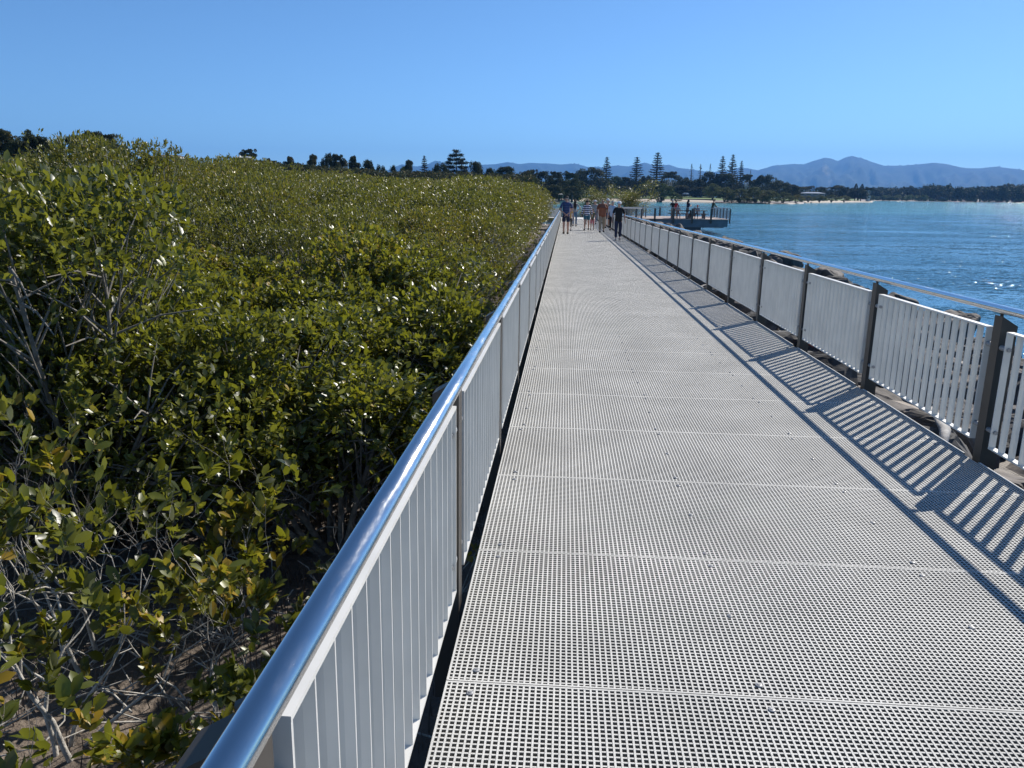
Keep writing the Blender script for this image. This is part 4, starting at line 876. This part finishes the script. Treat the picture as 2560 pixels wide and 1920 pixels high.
creamw = simple('cream_wall', (.35, .36, .37), .8); whitew = simple('white_wall', (.6, .62, .64), .8); brick = simple('red_brick', (.30, .13, .09), .9); tealr = simple('teal_roof', (.10, .15, .16), .6); brownr = simple('brown_tile_roof', (.09, .075, .065), .8); greyr = simple('pale_metal_roof', (.50, .53, .57), .5); bluer = simple('blue_grey_roof', (.13, .17, .26), .5)
house(433, 386, 409, 78, 270, 'wide cream hillside house with a brown tiled hip roof', creamw, brownr, nwin=6, veranda=True)
house(618, 388, 409, 36, 255, 'small hillside house with a pale metal roof before the single gum', brick, greyr, nwin=2, hip=True)
house(662, 401, 415, 56, 262, 'long low brick hillside house with a teal roof', brick, tealr, hip=False, nwin=6)
house(718, 413, 424, 18, 240, 'white gable peeping between trees below the long house', whitew, greyr, nwin=2)
house(979, 430, 447, 42, 215, 'white two-level house with a flat pale roof low on the skyline', whitew, greyr, hip=False, nwin=3)
house(1012, 440, 450, 30, 225, 'low pale roof beside the white flat-roofed house', whitew, greyr, nwin=2)
house(1050, 441, 450, 22, 228, 'small pale roof behind the mangrove tops', whitew, greyr, nwin=2)
house(855, 403, 420, 34, 260, 'pale house half hidden behind the hill gum trees', whitew, greyr, nwin=3)
house(2030, 480, 490, 56, 600, 'house with a long blue-grey roof on the wooded point', simple('dark_grey_wall', (.16, .17, .19), .8), bluer, nwin=4)  # wall in a plain dark grey so the house stands out less
house(2171, 489, 499, 9, 735, 'tiny cream hut at the tip of the sandy spit', whitew, creamw, hip=False, nwin=1, deep=4)
house(1745, 483, 491, 20, 575, 'pale blue-grey shed beside the white tent behind the lawn', simple('pale_blue_wall', (.35, .42, .5), .7), greyr, nwin=2)
def tent(x, y0, y1, wpx, d, label):
    p = at(x, d); zb = zat(x, y1, d); H = zat(x, y0, d)-zb; W = wpx*d/FPX
    h = thing('tent', label, 'tent', T((p.x, p.y, zb))); b = MB(); b.add([(-W/2, -2, H*.6), (W/2, -2, H*.6), (W/2, 2, H*.6), (-W/2, 2, H*.6), (-W*.2, 0, H), (W*.2, 0, H)], [(0, 1, 5, 4), (1, 2, 5), (2, 3, 4, 5), (3, 0, 4), (3, 2, 1, 0)])
    b.build('canopy', M['white'], h); b = MB()
    for sx_ in (-1, 1):
        for sy in (-1, 1): b.box(sx_*W*.47-.05, sx_*W*.47+.05, sy*1.9-.05, sy*1.9+.05, -.5, H*.6-.01)
    b.build('pole', M['bolt'], h)
tent(1714, 481, 492, 17, 560, 'white peaked tent on the lawn behind the beach'); tent(1480, 487, 496, 22, 520, 'white shade tent behind the landing'); tent(1402, 483, 492, 12, 300, 'small white shade tent above the striped walker')
# jetty shelter in front of the beach
p = at(1588, 330, WATER); h = thing('jetty_shelter', 'dark little shelter on stilts standing off the beach', 'shelter', T(p)); d_ = 330/FPX; W = 14*d_
b = MB(); b.add([(-W/2-.2, -1.3, 2.6), (W/2+.2, -1.3, 2.6), (W/2+.2, 1.3, 2.6), (-W/2-.2, 1.3, 2.6), (-W/4, 0, 3.25), (W/4, 0, 3.25)], [(0, 1, 5, 4), (1, 2, 5), (2, 3, 4, 5), (3, 0, 4), (3, 2, 1, 0)]); b.build('roof', simple('slate_roof', (.07, .07, .09), .6), h)
b = MB(); b.box(-W/2-.4, W/2+.4, -1.3, 1.3, .75, .9); b.build('floor', M['timber'], h)
b = MB()
for k in range(4): b.box(-W/2+W*k/3-.06, -W/2+W*k/3+.06, -1.1, -1., -1, 2.59); b.box(-W/2+W*k/3-.06, -W/2+W*k/3+.06, 1., 1.1, -1, 2.59)
b.build('post', M['timber'], h); b = MB(); b.box(-W/2, W/2, -1.12, -1.06, 1.4, 1.5); b.build('rail', M['timber'], h)
# little white post lamp globes on the lawn
# smoke and haze
m, t, b_ = newmat('haze_air'); t.nodes.remove(b_); v = N(t, "ShaderNodeVolumePrincipled"); v.inputs['Color'].default_value = (.16, .42, .92, 1); v.inputs['Density'].default_value = .000085; v.inputs['Anisotropy'].default_value = .2
t.links.new(v.outputs[0], t.nodes['Material Output'].inputs['Volume'])
hz = MB(); hz.box(-9000, 13500, -300, 14500, -40, 760); o = hz.build('haze', m); tag(o, kind='stuff')
m2, t, b_ = newmat('smoke_plume'); t.nodes.remove(b_); v = N(t, "ShaderNodeVolumePrincipled"); v.inputs['Color'].default_value = (.95, .97, 1., 1)
tc = N(t, "ShaderNodeTexCoord"); nn = N(t, "ShaderNodeTexNoise"); nn.inputs['Scale'].default_value = .05; t.links.new(tc.outputs['Object'], nn.inputs[0])
mr = N(t, "ShaderNodeMapRange"); mr.inputs['From Min'].default_value = .42; mr.inputs['From Max'].default_value = .75; mr.inputs['To Max'].default_value = .012; t.links.new(nn.outputs[0], mr.inputs[0]); t.links.new(mr.outputs[0], v.inputs['Density'])
t.links.new(v.outputs[0], t.nodes['Material Output'].inputs['Volume'])
p = at(2080, 2600, 5.); b = MB(); b.tube([(0, 0, 0), (-4, 0, 25), (-12, 0, 50), (-26, 0, 78), (-34, 0, 100)], [14, 8, 7, 12, 5], 12); o = b.build('smoke', m2, mw=T(p), smooth=True); tag(o, 'thin white plume of smoke rising before the mountains', 'smoke', kind='stuff')
# ------------------------------------------------------------------ people
def deck_at(x, y, Z=0.):
    d = (x-1280)*DR-(y-960)*DU+FPX*DF; t_ = (Z-EYE)/d[2]; return t_*d[0], t_*d[1]
def cloth(name, c, **k): return simple(name, c, .85, var=.08, **k)
def stripes(name, c1, c2, freq, duty):
    m, t, b = newmat(name); tc = N(t, "ShaderNodeTexCoord"); s = N(t, "ShaderNodeSeparateXYZ"); t.links.new(tc.outputs['Object'], s.inputs[0])
    a = N(t, "ShaderNodeMath", operation='MULTIPLY'); t.links.new(s.outputs[2], a.inputs[0]); a.inputs[1].default_value = freq
    f = N(t, "ShaderNodeMath", operation='FRACT'); t.links.new(a.outputs[0], f.inputs[0]); g = N(t, "ShaderNodeMath", operation='LESS_THAN'); t.links.new(f.outputs[0], g.inputs[0]); g.inputs[1].default_value = duty
    mx = N(t, "ShaderNodeMix", data_type='RGBA'); t.links.new(g.outputs[0], mx.inputs[0]); mx.inputs[6].default_value = (*c1, 1); mx.inputs[7].default_value = (*c2, 1); t.links.new(mx.outputs[2], b.inputs['Base Color']); b.inputs['Roughness'].default_value = .85; return m
skinm = [simple('skin_fair', (.52, .30, .22), .5, var=.05), simple('skin_tan', (.34, .19, .13), .5, var=.05)]
CL = dict(black=cloth('black_cloth', (.010, .010, .012)), navy=cloth('navy_cloth', (.016, .022, .055)), khaki=cloth('khaki_cloth', (.30, .24, .17)), rust=cloth('rust_cloth', (.24, .085, .045)), denim=cloth('denim_cloth', (.06, .12, .21)), teal=cloth('teal_denim', (.03, .12, .18)), darkdenim=cloth('dark_denim', (.018, .025, .06)),
          white=cloth('white_cloth', (.72, .72, .74)), grey=cloth('grey_cloth', (.30, .30, .30)), olive=cloth('olive_cloth', (.10, .10, .05)), green=cloth('dark_green_cloth', (.02, .05, .03)), pink=cloth('pink_cloth', (.50, .16, .18)), yellow=cloth('yellow_cloth', (.50, .28, .08)), purple=cloth('purple_cloth', (.16, .10, .28)), sky=cloth('pale_blue_cloth', (.42, .50, .62)), brown=cloth('brown_cloth', (.10, .06, .04)), tan=cloth('tan_straw', (.40, .30, .18)), red=cloth('red_cloth', (.45, .03, .03)), orange=cloth('orange_cloth', (.42, .09, .04)),
          polo=stripes('blue_striped_polo', (.018, .035, .13), (.10, .14, .24), 13, .28), strip=stripes('navy_white_stripes', (.75, .75, .82), (.012, .014, .06), 9.5, .5))
HC = dict(grey=cloth('grey_hair', (.35, .33, .31)), dark=cloth('dark_hair', (.02, .013, .01)), brown=cloth('brown_hair', (.09, .05, .03)), none=None)
def skinmesh(name, verts, edges, rad, root, mat, sub=1):
    me = bpy.data.meshes.new('t'); me.from_pydata(verts, edges, []); o = bpy.data.objects.new('t', me); col.objects.link(o)
    md = o.modifiers.new('s', 'SKIN'); md.use_smooth_shade = True
    for i, v in enumerate(me.skin_vertices[0].data): v.radius = rad[i]; v.use_root = (i == root); v.use_loose = False
    sb = o.modifiers.new('u', 'SUBSURF'); sb.levels = sub; sb.render_levels = sub
    dg = bpy.context.evaluated_depsgraph_get(); m2 = bpy.data.meshes.new_from_object(o.evaluated_get(dg)); bpy.data.objects.remove(o); bpy.data.meshes.remove(me)
    m2.name = name; m2.materials.clear(); m2.materials.append(mat); return m2
def person(label, mw, H=1.7, g=1., skin=0, top='black', bottom='navy', blen=1., sleeve=.5, hair='brown', hairlen=.0, hat=None, arms='down', stride=.0, shoes='black', sit=False, topdrop=0., group='people on the boardwalk', skirt=False, lean=0.):
    s = H/1.75; r = thing('person', label, 'person', mw, group); sk = skinm[skin]
    V, E, R = [], [], []
    def v(x, y, z, rx, ry=None, par=None):
        V.append((x*s, (y+lean*max(0, z-.9))*s, z*s)); R.append((rx*s, (ry or rx)*s)); 
        if par is not None: E.append((par, len(V)-1))
        return len(V)-1
    pz = .93 if not sit else .50
    dz = pz-.93
    pel = v(0, 0, .95+dz, .135*g, .10*g); wst = v(0, 0, 1.10+dz, .135*g, .105*g, pel); ch = v(0, .0, 1.28+dz, .145*g, .105*g, wst); nb = v(0, -.01, 1.44+dz, .085, .07, ch); nk = v(0, 0, 1.505+dz, .056, .058, nb)
    jaw = v(0, .022, 1.555+dz, .078, .088, nk); hd = v(0, .012, 1.635+dz, .098, .115, jaw); ht = v(0, 0, 1.70+dz, .082, .098, hd); v(0, .118, 1.62+dz, .013, .013, hd)
    A_ = {}
    for sd in (-1, 1):
        sh = v(sd*.175*(.6+.4*g), -.01, 1.41+dz, .05*g**.5, .05*g**.5, nb)
        if arms == 'back': el, wr = (sd*.27*g**.5, -.10, 1.13), (sd*.05, -.17*g, .93)
        elif arms == 'hip' and sd == 1: el, wr = (.36, -.06, 1.18), (.19, .05, 1.04)
        elif arms == 'rail': el, wr = (sd*.2, .2, 1.15), (sd*.12, .42, 1.05)
        elif arms == 'phone': el, wr = (sd*.22, .08, 1.14), (sd*.08, .30, 1.22)
        elif arms == 'swing': el, wr = (sd*.25*g**.4, sd*.06, 1.13), (sd*.28*g**.4, .10+sd*.12, .92)
        else: el, wr = (sd*.235*g**.5, -.02, 1.12), (sd*.26*g**.5, .05, .88)
        e_ = v(*el[:2], el[2]+dz, .038, .038, sh); w_ = v(*wr[:2], wr[2]+dz, .026, .022, e_); d = Vector(wr)-Vector(el); d.normalize()
        pc = Vector(wr)+d*.06; pm_ = v(pc.x, pc.y, pc.z+dz, .034, .018, w_); side = d.cross(Vector((sd, .2, .1))).normalized()
        for f in range(4):
            q = pc+d*.03+side*(.024*(f-1.5)); L = (.065, .078, .072, .055)[f]; a = v(q.x, q.y, q.z+dz, .009, .009, pm_); q2 = q+d*L*.55+Vector((-sd*.006, 0, 0)); b_ = v(q2.x, q2.y, q2.z+dz, .0085, .0085, a); q3 = q2+d*L*.45+Vector((-sd*.018, 0, 0)); v(q3.x, q3.y, q3.z+dz, .007, .007, b_)
        q = Vector(wr)+d*.035+side*.04; a = v(q.x, q.y, q.z+dz, .011, .011, pm_); q = q+d*.04+side*.012; v(q.x, q.y, q.z+dz, .009, .009, a)
        A_[sd] = (sh, e_, w_)
    Lg = {}
    for sd in (-1, 1):
        st = stride*sd
        hp = v(sd*.09*g**.5, 0, .88+dz, .095*g, .10*g, pel)
        if sit: kn = v(sd*.13, .42, .50, .058, .058, hp); an = v(sd*.13, .44, .09, .036, .036, kn); yf = .44
        else: kn = v(sd*.10, st*.55+.015*abs(st), .50, .058*g**.6, .058*g**.6, hp); an = v(sd*.10, st-.03, .09+max(0, -st)*.25, .036, .036, kn); yf = st-.03
        zf = max(0, -st)*.25 if not sit else 0; v(sd*.11, yf+.13, .035+zf*.3, .033, .028, an); Lg[sd] = (hp, kn, an)
    RB = list(R); cov = [pel, wst, ch]+[A_[q][0] for q in A_]+[Lg[q][0] for q in Lg]+([Lg[q][1] for q in Lg] if blen > .6 else [])
    for i in cov: RB[i] = (R[i][0]*.74, R[i][1]*.74)      # what the clothes cover stays well inside them
    body = link('body', skinmesh('body', V, E, RB, pel, sk), None, r)
    def sub(ids, grow, name, mat, extra=None, k_=1.0):
        vs = [V[i] for i in ids]; mp_ = {i: j for j, i in enumerate(ids)}; es = [(mp_[a], mp_[b]) for a, b in E if a in mp_ and b in mp_]; rs = [(R[i][0]*k_+(grow+(.028 if i == nb and name == 'shirt' else 0))*s, R[i][1]*k_+(grow+(.022 if i == nb and name == 'shirt' else 0))*s) for i in ids]
        if extra:
            for (pa, pos, rad) in extra: vs.append(pos); es.append((len(vs)-2 if pa is None else mp_[pa], len(vs)-1)); rs.append(rad)
        return link(name, skinmesh(name, vs, es, rs, 0, mat), None, r)
    def lerp(i, j, u): a, b = V[i], V[j]; return tuple(a[k]+(b[k]-a[k])*u for k in range(3))
    ex = []
    ids = [wst, ch, nb]
    for sd in (-1, 1):
        sh, e_, w_ = A_[sd]; ids.append(sh)
        if sleeve <= .5: ex.append((sh, lerp(sh, e_, sleeve*2*.85), (.058*s*g**.4, .058*s*g**.4)))
        else: ids += [e_]; ex.append((e_, lerp(e_, w_, (sleeve-.5)*2*.95), (.036*s, .036*s)))
    ex.append((wst, (V[pel][0], V[pel][1], V[pel][2]-(.09+topdrop)*s), ((.16*g+.02)*s, (.12*g+.02)*s)))
    sub(ids, .014, 'shirt', CL[top], ex)
    ids = [pel]; ex = [(pel, (V[pel][0], V[pel][1], V[pel][2]+.08*s), ((.12*g)*s, (.09*g)*s))]
    for sd in (-1, 1):
        hp, kn, an = Lg[sd]; ids.append(hp)
        if blen <= .5: ex.append((hp, lerp(hp, kn, blen*2), ((.078 if not skirt else .095)*s*g**.6,)*2))
        else: ids.append(kn); ex.append((kn, lerp(kn, an, (blen-.5)*2*.93), (.058*s*g**.5, .058*s*g**.5)))
    sub(ids, .010, 'trousers' if blen > .5 else 'shorts', CL[bottom], ex)
    for sd in (-1, 1):
        an = Lg[sd][2]; a = V[an]; m_ = skinmesh('shoe', [(a[0], a[1]-.03*s, a[2]-.035*s), (a[0], a[1]+.07*s, a[2]-.05*s), (a[0]+sd*.01*s, a[1]+.17*s, a[2]-.055*s)], [(0, 1), (1, 2)], [(.056*s, .06*s), (.064*s, .055*s), (.055*s, .042*s)], 0, CL[shoes]); link('shoe', m_, None, r)
    h = V[hd]
    if HC[hair]:
        b = MB(); b.ball((h[0], h[1]-.020*s, h[2]+.025*s), .092*s, .104*s, .105*s, 14, 6, -.3)
        if hairlen: b.tube([(h[0], h[1]-.06*s, h[2]+.04*s), (h[0], h[1]-.10*s, h[2]-.12*s), (h[0], h[1]-.13*s, h[2]-.12*s-hairlen*.6*s), (h[0], h[1]-.13*s, h[2]-.12*s-hairlen*s)], [.07*s, .09*s, .085*s, .03*s], 10)
        b.build('hair', HC[hair], r, smooth=True)
    b = MB()
    for sd in (-1, 1): b.ball((h[0]+sd*.031*s, h[1]+.092*s, h[2]+.0*s), .010*s, .006*s, .005*s, 8, 4)
    b.build('eyes', CL['black'], r); b = MB(); b.ball((h[0], h[1]+.084*s, h[2]-.058*s), .022*s, .012*s, .006*s, 8, 4); b.build('mouth', CL['pink'], r)
    if hat:
        kind, cc = hat; b = MB(); b.ball((h[0], h[1]-.008*s, h[2]+.045*s), .101*s, .115*s, .09*s, 14, 6, 0.)
        o = b.build('cap' if kind == 'cap' else 'hat', CL[cc], r, smooth=True); b = MB()
        if kind == 'cap':
            Vv = []; 
            for k in range(9):
                a = -PI*.38+PI*.76*k/8; Vv += [(h[0]+math.sin(a)*.095*s, h[1]+math.cos(a)*.10*s, h[2]+.05*s), (h[0]+math.sin(a)*.11*s, h[1]+(.03+math.cos(a)*.155)*s, h[2]+.025*s)]
            Vv += [(x, y, z-.006*s) for x, y, z in Vv[:18]]; b.add(Vv, [(2*k, 2*k+1, 2*k+3, 2*k+2) for k in range(8)]+[(18+2*k, 18+2*k+2, 18+2*k+3, 18+2*k+1) for k in range(8)]+[(2*k+1, 19+2*k, 21+2*k, 2*k+3) for k in range(8)])
        else: b.ball((h[0], h[1]-.01*s, h[2]+.04*s), .19*s, .20*s, .018*s, 18, 4)
        b.build('brim', CL[cc], o, smooth=True)
    return r
def onwalk(x, y): X, Y = deck_at(x, y); return X, Y
def W(x, y, face, Z=0., dy=0., q=None):
    X, Y = deck_at(x, y) if q is None else q; return DECK @ T((X, Y+dy, Z)) @ rotz(face)
AW, TO = 0., PI      # facing away from / towards the camera
person('man in a blue striped polo and navy shorts, hands clasped behind his back', W(1414, 585, .05), 1.80, 1.28, 0, 'polo', 'navy', .46, .48, 'grey', hat=('cap', 'black'), arms='back', stride=.05, topdrop=.06)
person('child in a yellow top walking just ahead of the man in the striped polo', W(1424, 577, .1), 1.28, .85, 0, 'yellow', 'black', .8, .3, 'brown', stride=.12)
person('woman with long dark hair and blue jeans, one hand on her hip, walking away', W(1436, 566, .0), 1.70, .85, 0, 'grey', 'denim', 1., .35, 'dark', .42, arms='hip', stride=.1)
person('woman in a navy and white striped jumper and teal shorts under a black cap', W(1466, 576, TO-.15), 1.62, 1.15, 0, 'strip', 'teal', .36, 1., 'dark', hat=('cap', 'black'), stride=.16, arms='swing', topdrop=.03, skirt=True)
person('man in a dark green shirt and wide tan hat behind the woman in stripes', W(1468, 560, TO), 1.74, 1.05, 1, 'green', 'khaki', 1., .5, 'none', hat=('hat', 'tan'), stride=.1)
person('child in an olive top and pink shorts beside the man in rust', W(1480, 575, TO-.1), 1.18, .95, 1, 'olive', 'pink', .5, .3, 'brown', stride=.1, topdrop=.1)
person('person in a grey shirt and broad white hat behind the child in olive', W(1486, 561, TO), 1.66, 1., 0, 'grey', 'denim', 1., .5, 'grey', hat=('hat', 'white'), stride=.1)
person('bald heavy-set man in a rust shirt and khaki trousers', W(1504, 581, TO), 1.73, 1.42, 1, 'rust', 'khaki', 1., .5, 'none', arms='swing', stride=.1, topdrop=.10)
person('man in a white cap walking behind the bald man in rust', W(1517, 570, TO), 1.75, 1.05, 0, 'khaki', 'navy', .5, .5, 'grey', hat=('cap', 'white'), stride=.12)
person('person in a pale blue shirt and black trousers behind the woman in black', W(1529, 576, TO), 1.62, 1.1, 0, 'sky', 'black', 1., 1., 'grey', stride=.06, topdrop=.12)
person('woman in a black t-shirt, dark jeans and white cap walking towards the camera', W(1544, 601, TO), 1.60, 1.2, 0, 'black', 'darkdenim', 1., .48, 'brown', hat=('cap', 'white'), arms='swing', stride=.12, shoes='grey', topdrop=.06)
# further off, round the bend
for (X, Y, f, a) in ((-3.3, 84., PI-.5, ('person in a red hat and pale pink top on the far boardwalk', 1.72, 1., 0, 'pink', 'navy', 1., .5, 'brown', 0., ('cap', 'red'))),
                     (-5.6, 90., PI-.5, ('person all in black on the far boardwalk', 1.72, 1., 1, 'black', 'black', 1., 1., 'dark')),
                     (-1.6, 82., PI-.4, ('person in a white shirt and white hat on the far boardwalk', 1.75, 1., 0, 'white', 'khaki', 1., .5, 'grey', 0., ('hat', 'white'))),
                     (-13., 108., PI-.4, ('distant person in white at the far end of the boardwalk', 1.72, 1., 0, 'white', 'navy', 1., .5, 'dark')),
                     (-12.2, 106., PI-.4, ('distant person in dark blue beside the one in white', 1.65, 1., 0, 'navy', 'darkdenim', 1., .5, 'dark'))):
    lab = a[0]; person(lab, W(0, 0, f, q=(X, Y)), *a[1:], stride=.1, group='people round the bend')
# on the platform
G = 'people on the viewing platform'
def plx(x, Y): return (x-1406)/FPX*Y
for (x, Y, f, lab, kw) in ((1684, 78.6, .3, 'man in a black t-shirt and khaki trousers leaning over at the platform table', dict(H=1.78, top='black', bottom='khaki', hair='none', hat=('cap', 'white'), arms='phone', group=G, lean=.12)),
                           (1691, 80.5, -.4, 'man in a maroon top standing close behind the man in black on the platform', dict(H=1.74, top='red', bottom='khaki', hair='dark', group=G)),
                           (1698, 79.9, PI, 'woman with long dark hair and a grey top seated at the platform table', dict(H=1.66, top='grey', bottom='grey', hair='dark', hairlen=.2, sit=True, arms='phone', group=G)),
                           (1721, 78.4, -1.1, 'person with dark ponytail, navy top and shorts standing at the platform table', dict(H=1.78, top='navy', bottom='brown', blen=.45, hair='dark', hairlen=.12, arms='phone', group=G, lean=.1)),
                           (1746, 80.2, 2.8, 'person in a red cap and grey top seated at the end of the platform table', dict(H=1.68, top='grey', bottom='navy', hair='brown', hat=('cap', 'red'), sit=True, group=G)),
                           (1783, 84.9, -1.3, 'man in a dark green jacket and brown trousers leaning on the platform railing', dict(H=1.80, top='green', bottom='brown', hair='dark', sleeve=1., arms='rail', group=G, lean=.16))):
    q_ = at(x, Y); person(lab, LEV @ T((q_.x, q_.y, 0)) @ rotz(f), **kw)
# sitting on the rocks below the railing
p = DECK @ Vector((4.0, 11.15, 0)); person('child with brown hair in a purple top sitting on the rocks behind the railing', T((3.75, 10.9, -1.22)) @ rotz(-1.2), 1.45, .9, 0, 'purple', 'navy', 1., .5, 'brown', .22, sit=True, arms='phone', group='people on the rocks')
person('person in a rust jacket sitting on the rocks beside the child in purple', T((3.85, 11.9, -1.22)) @ rotz(-1.3), 1.70, 1.1, 0, 'orange', 'black', 1., 1., 'dark', 0, sit=True, group='people on the rocks')
